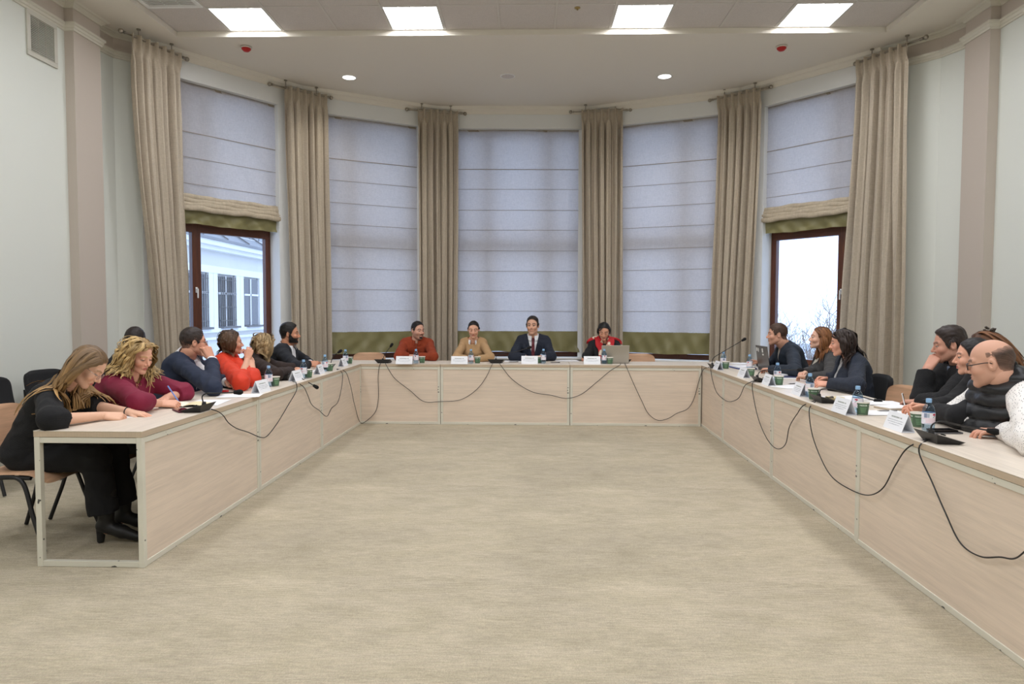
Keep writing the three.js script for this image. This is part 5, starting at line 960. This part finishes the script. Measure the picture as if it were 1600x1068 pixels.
sit({
  label: 'dark-haired woman with tied-back hair in a beige sweater over a white collar', male: false, fine: 0.0045, cell: 0.011, yaw: 2, head: at(740, 514.5, 9.2), hyaw: 2, pitch: 12, neck: at(739.5, 529.5, 9.25), hairColor: 0x1d1614, skin: 0xdca98e, sw: 0.155, lid: 0.1, jaw: 0.95,
  arms: [{ e: atY(713, 557.4, 0.81), w: atY(727, 560.1, 0.79), pose: 'relaxed', F: V(0.95, 0, -0.2) }, { e: atY(766, 557.4, 0.81), w: atY(748, 560.1, 0.79), pose: 'relaxed', F: V(-0.95, 0, -0.2) }],
  clothes: [{ name: 'sweater', mat: cloth(0xae8c64, 0.92, 'knit'), off: 0.014, sleeve: 0.95, loose: 0.003, neckGap: 0.026, neckDrop: 0.06 }], collar: { mat: white, h: 1.1, span: 2.75, up: -0.02 }, armR: 0.9,
  hair: { cap: 0.006, bun: [0, 0.03, -0.125, 0.035], locks: { n: 320, len: 0.15, w: 0.006, seg: 9, out: 0.2, rise: 0.1, down: 0.0, backc: 1.6, vol: 0.003, cling: 1, back: 1, g: 0.25, vary: 0.35, color: 0x1d1614, mess: 0.01, face: 0.2, part: 0 } },
});
sit({
  label: 'man in a navy suit, white shirt and dark red tie', male: true, fine: 0.0042, cell: 0.011, yaw: 0, head: at(832, 508, 9.2), hyaw: -9, pitch: 2, neck: at(833, 525.5, 9.24), hairColor: 0x2a2019, skin: 0xd4a58b, sw: 0.205, size: 1.02, jaw: 0.94, stubble: 0.12, lid: 0.55,
  arms: [{ e: atY(801, 556.4, 0.81), w: atY(822, 558.1, 0.80), pose: 'relaxed', F: V(0.95, 0.03, -0.2) }, { e: atY(862, 556.4, 0.81), w: atY(846, 557.4, 0.81), pose: 'relaxed', F: V(-0.95, 0.03, -0.15) }],
  clothes: [{ name: 'shirt', mat: white, off: 0.006, sleeve: 0.97, neckGap: 0.002 }, { name: 'suit_jacket', mat: cloth(0x161d2c, 0.85), off: 0.016, sleeve: 0.90, neckGap: 0.020, v: [0.07, 0.30] }], collar: { mat: white, h: 1.25, span: 2.92 },
  hair: { cap: 0.007, top: 0.7, fade: 0.5, soft: 0.01, locks: { n: 600, len: 0.034, w: 0.0042, seg: 4, out: 0.35, rise: 0.1, backc: 0.3, vol: 0.0055, cling: 0.8, g: 0.06, vary: 0.3, color: 0x2a2019, mess: 0.07, face: 0.2 } },
  extra: ({ onChest, field }) => onChest('tie', field.shirt, 0.010, (a, b, c) => Math.max(Math.abs(a) - (b < 0.045 ? 0.020 : 0.014 + 0.05 * b), b - 0.34, 0.008 - b, -c), cloth(0x5d1420, 0.6)),
});
sit({
  label: 'dark-haired woman in black with a red and white scarf, looking down at a laptop', male: false, fine: 0.0045, cell: 0.011, yaw: -2, head: at(943.5, 517, 9.15), hyaw: -6, pitch: 26, neck: at(944, 532, 9.25), hairColor: 0x15110f, skin: 0xd49c80, sw: 0.180, girth: 1.15, lid: 0.1,
  arms: [{ e: atY(916, 556.4, 0.81), w: atY(914, 558.1, 0.79), pose: 'relaxed', F: V(-0.2, 0, -1) }, { e: atY(973, 556.4, 0.82), w: atY(962, 558.1, 0.80), pose: 'relaxed', F: V(-0.9, 0, -0.3) }],
  clothes: [{ name: 'top', mat: cloth(0x121317, 0.9), off: 0.014, sleeve: 0.97, loose: 0.003, neckGap: 0.02 }],
  hair: { cap: 0.007, bun: [0.0, -0.01, -0.125, 0.042], locks: { n: 40, len: 0.16, w: 0.007, out: 1, backc: 0.1, vol: 0.012, g: 0.3, vary: 0.2, color: 0x1a1512 } },
  extra: ({ onChest, field }) => onChest('scarf', field.top, 0.026, (a, b, c) => { const w = Math.abs(a), dx = -0.075, dy = 0.24, t = clamp(((w - 0.09) * dx + (b + 0.04) * dy) / (dx * dx + dy * dy)); return Math.min(c > -0.03 ? Math.hypot(w - 0.09 - dx * t, b + 0.04 - dy * t) - 0.047 + 0.008 * Math.sin(b * 40 + a * 30) : 1, c < 0.02 ? b - 0.045 : 1); }, cloth(0xffffff, 0.7, 'scarf')),
});
// row with the grey laptop
sit({
  label: 'short-haired man in a navy blazer over a cream tee behind the grey laptop', male: true, fine: 0.0038, cell: 0.010, yaw: -92, head: at(1214, 522, 7.7), hyaw: -104, pitch: 3, neck: at(1228, 540, 7.72), hairColor: 0x5a4030, skin: 0xdba68c, sw: 0.20, girth: 1.06, neckR: 1.05, stubble: 0.12, lid: 0.5,
  arms: [{ w: atY(1187, 566, 0.83), pose: 'fist', F: V(-0.9, 0.25, -0.1) }, { e: atY(1243, 580, 0.81), w: atY(1205, 577, 0.80), pose: 'relaxed' }],
  clothes: [{ name: 'tee', mat: cloth(0xcfc6b8, 0.9), off: 0.006, sleeve: 0.6, neckGap: 0.010 }, { name: 'blazer', mat: cloth(0x17222f, 0.75), off: 0.019, sleeve: 0.92, neckGap: 0.012, neckDrop: 0.0, v: [0.06, 0.42] }],
  hair: { cap: 0.006, top: 0.8, fade: 0.6, thin: 0.3, locks: { n: 800, len: 0.026, w: 0.0042, seg: 4, out: 0.35, rise: 0.1, backc: -0.3, vol: 0.0055, cling: 0.8, g: 0.06, vary: 0.3, color: 0x5a4030, mess: 0.07, face: 0.2 } },
});
sit({
  label: 'woman with straight reddish-blonde hair in a grey blazer', male: false, fine: 0.0038, cell: 0.010, yaw: -95, head: at(1281, 528, 7.1), hyaw: -101, pitch: -6, neck: at(1291, 548, 7.12), hairColor: 0x7a4d2c, skin: 0xe2b49c, sw: 0.160, nose: 0.85, lid: 0.5,
  arms: [{ w: atY(1258, 582, 0.80), out: 0.4 }, { e: atY(1297, 590, 0.81), w: atY(1263, 588, 0.80), pose: 'relaxed' }],
  clothes: [{ name: 'shirt', mat: cloth(0xb9b4a6, 0.9), off: 0.006, sleeve: 0.7, neckGap: 0.014 }, { name: 'blazer', mat: cloth(0x3b3a3a, 0.85), off: 0.018, sleeve: 0.92, neckGap: 0.014, neckDrop: 0.01, v: [0.055, 0.40] }],
  hair: { cap: 0.012, locks: { n: 340, len: 0.28, w: 0.009, out: 1, backc: 0.9, vol: 0.014, g: 0.30, vary: 0.3, color: 0xa0683c, mess: 0.02, cling: 0.06, face: 0.012 } },
});
sit({
  label: 'dark-haired woman in a pinstriped navy blazer, hands together on the table', chairKind: 'pad', male: false, fine: 0.0036, cell: 0.010, yaw: -94, head: at(1316, 535, 6.0), hyaw: -116, pitch: 8, neck: at(1329, 557, 6.03), hairColor: 0x241a17, skin: 0xe0a58c, sw: 0.175, girth: 1.08, handCell: 0.0036, lid: 0.4,
  arms: [{ e: atY(1327, 590, 0.82), w: atY(1293, 592, 0.81), pose: 'clasp', F: V(-0.9, 0.05, -0.15), N: vv(0, 0.8, -0.6) }, { e: atY(1338, 602, 0.82), w: atY(1297, 600, 0.80), pose: 'clasp', F: V(-0.95, 0.05, 0.2), N: vv(0, 0.8, 0.6) }],
  clothes: [{ name: 'top', mat: cloth(0xa9a9a8, 0.9), off: 0.006, sleeve: 0.8, neckGap: 0.012 }, { name: 'blazer', mat: cloth(0xffffff, 0.85, 'stripe'), off: 0.019, sleeve: 0.90, loose: 0.006, neckGap: 0.014, neckDrop: 0.01, v: [0.065, 0.5] }],
  hair: { cap: 0.009, locks: { n: 460, len: 0.27, w: 0.010, out: 1, backc: 1.0, part: 0.01, vol: 0.028, g: 0.27, vary: 0.25, color: 0x3d2d26, wave: 0.006, cling: 0.12, freq: 0.5, mess: 0.03, face: 0.02 } },
  extra: ({ t, put, arms }) => { const g = new THREE.TorusGeometry(0.026, 0.005, 8, 24); g.applyMatrix4(arms[1].hm.clone().multiply(new THREE.Matrix4().makeTranslation(0, 0, -0.025))); mesh('bracelet', put(g), cloth(0xc9b08a, 0.4), t); },
});
sit({
  label: 'short-haired man in a black jumper resting his chin on his hand', male: true, fine: 0.0036, cell: 0.010, yaw: -98, head: at(1483, 538, 4.85), hyaw: -113, pitch: 10, neck: at(1500, 562, 4.9), hairColor: 0x3a2c27, skin: 0xc9957f, sw: 0.20, stubble: 0.2, lid: 0.4, handCell: 0.0036, jaw: 0.95,
  arms: [{ e: atY(1440, 622, 0.81), w: at(1448, 578, 4.86), pose: 'clasp', F: vv(0.45, 0.65, -0.1), N: vv(-0.75, 0.4, 0.45), hand: 1.08 }, { e: atY(1476, 628, 0.82), w: atY(1436, 627, 0.80), pose: 'relaxed' }],
  clothes: [{ name: 'jumper', mat: blackK, off: 0.016, sleeve: 0.88, loose: 0.008, neckGap: 0.014, neckDrop: 0.03 }], collar: { mat: cloth(0x9fb0cc, 0.85), h: 1.05, span: 2.7 },
  hair: { cap: 0.007, top: 1.6, fade: 0.7, thin: 0.4, rough: 0.003, locks: { n: 900, len: 0.036, w: 0.0042, seg: 4, out: 0.35, rise: 0.1, backc: 0.2, vol: 0.0055, cling: 0.8, g: 0.06, vary: 0.3, color: 0x3a2c27, mess: 0.07, face: 0.2 } },
});
sit({
  label: 'woman with dark parted hair in black, holding a pen between both hands', male: false, fine: 0.0034, cell: 0.010, yaw: -97, head: at(1520, 557, 4.35), hyaw: -117, pitch: 4, neck: at(1539, 584, 4.4), hairColor: 0x1c1718, skin: 0xdfa88e, sw: 0.165, handCell: 0.0034, lid: 0.4,
  arms: [{ e: atY(1489, 634, 0.82), w: atY(1446, 637, 0.825), pose: 'clasp', F: V(-0.95, 0.1, -0.05), N: vv(0, 0.7, -0.7) }, { e: atY(1500, 652, 0.815), w: atY(1450, 641, 0.80), pose: 'clasp', F: V(-0.95, 0.1, 0.12), N: vv(0, 0.75, 0.65), hand: 1.05 }],
  clothes: [{ name: 'cardigan', mat: cloth(0x141416, 0.92), off: 0.016, sleeve: 0.94, loose: 0.010, neckGap: 0.014 }],
  hair: { cap: 0.008, bun: [0, 0.0, -0.12, 0.036], locks: { n: 320, len: 0.15, w: 0.006, seg: 9, out: 0.2, rise: 0.1, down: 0.0, backc: 1.6, vol: 0.003, cling: 1, back: 1, g: 0.25, vary: 0.35, color: 0x211b1b, mess: 0.01, face: 0.2, part: 0 } },
});
sit({
  label: 'second-row woman with long ginger hair held by a dark hair clip', male: false, fine: 0.0042, cell: 0.013, yaw: -95, head: at(1537, 543, 5.15), hyaw: -140, pitch: 8, neck: at(1556, 572, 5.2), hairColor: 0x5e3a22, skin: 0xdfae94, chairKind: 'pad',
  arms: [{ w: at(1530, 640, 5.35) }, { w: at(1530, 645, 5.05) }], clothes: [{ name: 'top', mat: blackC, off: 0.016 }],
  hair: { cap: 0.016, rough: 0.004, locks: { n: 360, len: 0.40, w: 0.010, out: 0.7, backc: 1.3, vol: 0.026, g: 0.20, vary: 0.4, color: 0x8f5d36, mess: 0.05, cling: 0, pull: V(0.5, -1, 0) } },
  extra: ({ t, put, hm }) => { const c = []; for (const s of [-1, 1]) { const g = new THREE.CapsuleGeometry(0.010, 0.045, 4, 10).rotateZ(Math.PI / 2 + s * 0.2).translate(0, 0.142 + s * 0.008, -0.055 + s * 0.016); c.push(metreUV(g)); for (let k = -2; k <= 2; k++) c.push(metreUV(new THREE.CapsuleGeometry(0.0028, 0.03, 3, 6).rotateX(s * 0.5).translate(k * 0.012, 0.126, -0.055 + s * 0.028))); } const m = mesh('hair_clip', c, cloth(0x3a2f26, 0.35), t); m.geometry.applyMatrix4(hm); put(m.geometry); },
});
sit({
  label: 'balding man with dark-rimmed glasses in a black quilted vest over a dotted white shirt', male: true, fine: 0.003, cell: 0.009, handCell: 0.0032, girth: 1.28, armR: 1.3, yaw: -102, head: at(1547, 567, 3.75), hyaw: -127, pitch: 11, neck: at(1574, 591, 3.82), hairColor: 0x4a3a31, skin: 0xd2a28a, sw: 0.215, jaw: 1.16, neckR: 1.18, size: 1.04, stubble: 0.12, lid: 0.4, belly: 0.05,
  arms: [{ e: atY(1499, 645, 0.815), w: atY(1521, 664, 0.785), pose: 'flat', F: V(0.75, -0.1, -0.62), N: vv(0, 1, 0) }, { e: atY(1622, 690, 0.82), w: atY(1572, 674, 0.79), pose: 'relaxed', F: V(-0.9, 0, 0.25), N: vv(0, 1, 0) }],
  clothes: [{ name: 'shirt', mat: cloth(0xffffff, 0.85, 'dots'), off: 0.012, sleeve: 0.95, loose: 0.010, neckGap: 0.008, cellK: 0.8 }, { name: 'quilted_vest', mat: cloth(0x131416, 0.45), off: 0.034, vest: true, quilt: true, funnel: 0.72 }],
  hair: { cap: 0.003, bald: true, soft: 0.03, thin: 0.25, thinTop: 0.08, blend: 0.04 }, glasses: { mat: std(0x2c2420, 0.3), rim: 0.0024 },
  extra: ({ t, put, arms }) => { const g = new THREE.TorusGeometry(0.033, 0.006, 8, 24); g.applyMatrix4(arms[1].hm.clone().multiply(new THREE.Matrix4().makeTranslation(0, 0, -0.03))); mesh('watch', put(g), M.black, t); },
});
const chairFor = ['', 'plywood chair under the woman in magenta', 'padded wall chair under the hidden dark-haired person', 'plywood chair under the man in the navy blazer and glasses', 'plywood chair under the woman in orange-red', 'plywood chair under the woman in the brown jacket', 'plywood chair under the bearded man',
  'plywood chair under the man in the rust sweater', 'plywood chair under the woman in the beige sweater', 'plywood chair under the man in suit and tie', 'plywood chair under the woman with the scarf', 'plywood chair under the man behind the grey laptop', 'plywood chair under the woman in the grey blazer', 'black padded chair under the woman in pinstripes', 'plywood chair under the man resting his chin', 'plywood chair under the woman holding a pen', 'padded chair under the ginger-haired woman', 'plywood chair under the man in the quilted vest'];
seatAt.forEach(([r, , kind], i) => { if (i) chair(kind, r.hip.x - r.f.x * -0.02, -(r.hip.z + r.f.z * 0.02), Math.atan2(r.f.x, r.f.z), chairFor[i]); else { const c = plyChair; c.position.set(r.hip.x + 0.02, 0, r.hip.z); } });
{ const p = thing('pen', 'light blue pen in the writing hand of the woman in magenta', 'pen', at(270, 614, 4.72)); p.rotation.set(0.25, 0, 2.05); mesh('barrel', metreUV(new THREE.CylinderGeometry(0.0052, 0.0052, 0.125, 10).rotateZ(Math.PI / 2)), std(0x7d9be0, 0.4), p); mesh('tip', metreUV(new THREE.CylinderGeometry(0.0048, 0.001, 0.018, 10).rotateZ(Math.PI / 2).translate(-0.07, 0, 0)), M.white, p); }
{ const p = thing('pen', 'silver pen held upright between the clasped hands', 'pen', at(1412, 624, 4.5)); p.rotation.set(0.2, 0, 1.9); mesh('barrel', metreUV(new THREE.CylinderGeometry(0.005, 0.005, 0.09, 10).rotateZ(Math.PI / 2)), M.chrome, p); mesh('tip', metreUV(new THREE.CylinderGeometry(0.005, 0.001, 0.018, 10).rotateZ(Math.PI / 2).translate(-0.054, 0, 0)), M.black, p); }

// ---------- outside: the other wing of the building, the ground and bare trees ----------
struct('ground', box(160, 0.4, 140, 0, -5.2, -70), std(0xb9bfc4, 0.95));
{ const X = -12.9, m = { wall: std(0xdddbd5, 0.9), trim: std(0xf0eeea, 0.85), roof: std(0x8c8d8e, 0.6, { metalness: 0.3 }), glass: phys(0x4a4d50, 0.08, { specularIntensity: 1 }), bars: std(0x6f6c69, 0.7) };
  const b = thing('office_building', 'pale stone building wing with cornice and barred windows seen through the window', 'building', V(X, -5, 27)), L = 26;
  const part = (n, w, h, d, x, y, z, mm) => mesh(n, box(w, h, d, x, y + 5, -z, 'z'), mm, b);      // z here is depth along the facade from its middle
  part('wall', 6, 9.6, L, -3.05, -0.2, 0, m.wall);
  part('cornice', 0.6, 0.20, L, 0.15, 4.02, 0, m.trim); part('cornice', 0.4, 0.16, L, 0.08, 3.84, 0, m.trim); part('gutter', 0.12, 0.10, L, 0.46, 4.16, 0, m.roof);
  part('string_course', 0.14, 0.28, L, 0.04, 3.02, 0, m.trim); part('sill_course', 0.22, 0.16, L, 0.06, 0.62, 0, m.trim); part('sill_course', 0.12, 0.10, L, 0.03, 0.30, 0, m.trim);
  const rf = mesh('roof', new THREE.ExtrudeGeometry(new THREE.Shape([[0.5, 0], [-6, 0], [-4.6, 2.6], [-3.4, 2.6]].map((q) => new THREE.Vector2(...q))), { depth: L, bevelEnabled: false }).translate(0, 9.2, -L / 2), m.roof, b);
  for (let k = 0; k < 13; k++) { const s = mesh('roof_seam', box(4.75, 0.05, 0.05, 0, 0, 0), m.bars, rf); s.position.set(-1.45, 10.55, -L / 2 + 1 + k * 2); s.rotation.z = -0.586; }
  mesh('snow_guard', [...Array(26)].map((_, k) => box(0.03, 0.4, 0.03, -0.1, 9.6, -12.5 + k)).concat([box(0.03, 0.03, L, -0.1, 9.78, 0, 'z')]), m.bars, b);
  for (let k = -4; k <= 5; k++) {
    const z = k * 2.42 + 0.8, w = part('window', 0.10, 2.05, 1.42, 0.0, 1.78, z, m.glass);
    for (const s of [-1, 1]) mesh('pilaster', box(0.10, 2.4, 0.36, 0.04, 6.78, -(z + s * 1.02), 'y'), m.trim, b);
    mesh('window_bar', box(0.05, 0.08, 1.42, 0.06, 7.10, -z, 'z'), m.trim, w); mesh('window_bar', box(0.05, 2.05, 0.08, 0.06, 6.78, -z + 0.1, 'y'), m.trim, w);
    mesh('window_sill', box(0.34, 0.08, 1.6, 0.12, 5.72, -z, 'z'), m.bars, b);
    if (k < 1) mesh('window_grille', [...Array(9)].map((_, q) => box(0.025, 2.0, 0.025, 0.14, 6.78, -z - 0.64 + q * 0.16, 'y')).concat([0, 1, 2, 3].map((q) => box(0.025, 0.025, 1.42, 0.14, 6.0 + q * 0.55, -z, 'z'))), m.bars, b);
  }
}
function tree(x, d, h, seed, label, spread) {
  const t = thing('bare_tree', label, 'tree', V(x, -5, d)); seedState = seed; const trunk = [], twig = [];
  const grow = (p, dir, len, r, lev) => {
    const pts = [p.clone()]; let q = p.clone(), v = dir.clone();
    for (let k = 0; k < 5; k++) { v.add(new THREE.Vector3(rr(-1, 1), rr(-0.5, 0.8), rr(-1, 1)).multiplyScalar(0.17 + 0.03 * lev)).normalize(); q = q.clone().addScaledVector(v, len / 5); pts.push(q); }
    (lev < 2 ? trunk : twig).push(new THREE.TubeGeometry(new THREE.CatmullRomCurve3(pts), 6, r, lev < 2 ? 7 : 4));
    if (lev >= 5) return; const n = lev < 2 ? 4 : 3;
    for (let k = 0; k < n; k++) { const a = pts[2 + Math.min(3, Math.floor(rr(0, 4)))], w = new THREE.Vector3(rr(-1, 1), rr(-0.1, 0.9), rr(-1, 1)).normalize(); grow(a, v.clone().multiplyScalar(0.8).addScaledVector(w, spread).normalize(), len * rr(0.55, 0.78), r * 0.6, lev + 1); }
  };
  grow(new THREE.Vector3(0, 0, 0), new THREE.Vector3(rr(-0.15, 0.15), 1, 0).normalize(), h * 0.42, h * 0.009, 0);
  const hazyBark = std(0x9c9085, 0.9); mesh('trunk', trunk, hazyBark, t); const w = mesh('branches', twig, hazyBark, t);  // bark colour paled to stand in for bright outdoor haze
}
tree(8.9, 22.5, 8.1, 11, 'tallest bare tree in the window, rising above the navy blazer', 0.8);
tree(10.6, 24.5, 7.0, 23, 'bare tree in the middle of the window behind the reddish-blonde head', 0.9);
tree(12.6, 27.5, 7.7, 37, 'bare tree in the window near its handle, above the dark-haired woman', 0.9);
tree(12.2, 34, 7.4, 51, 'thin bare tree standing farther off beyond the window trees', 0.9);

renderer.render(scene, camera);
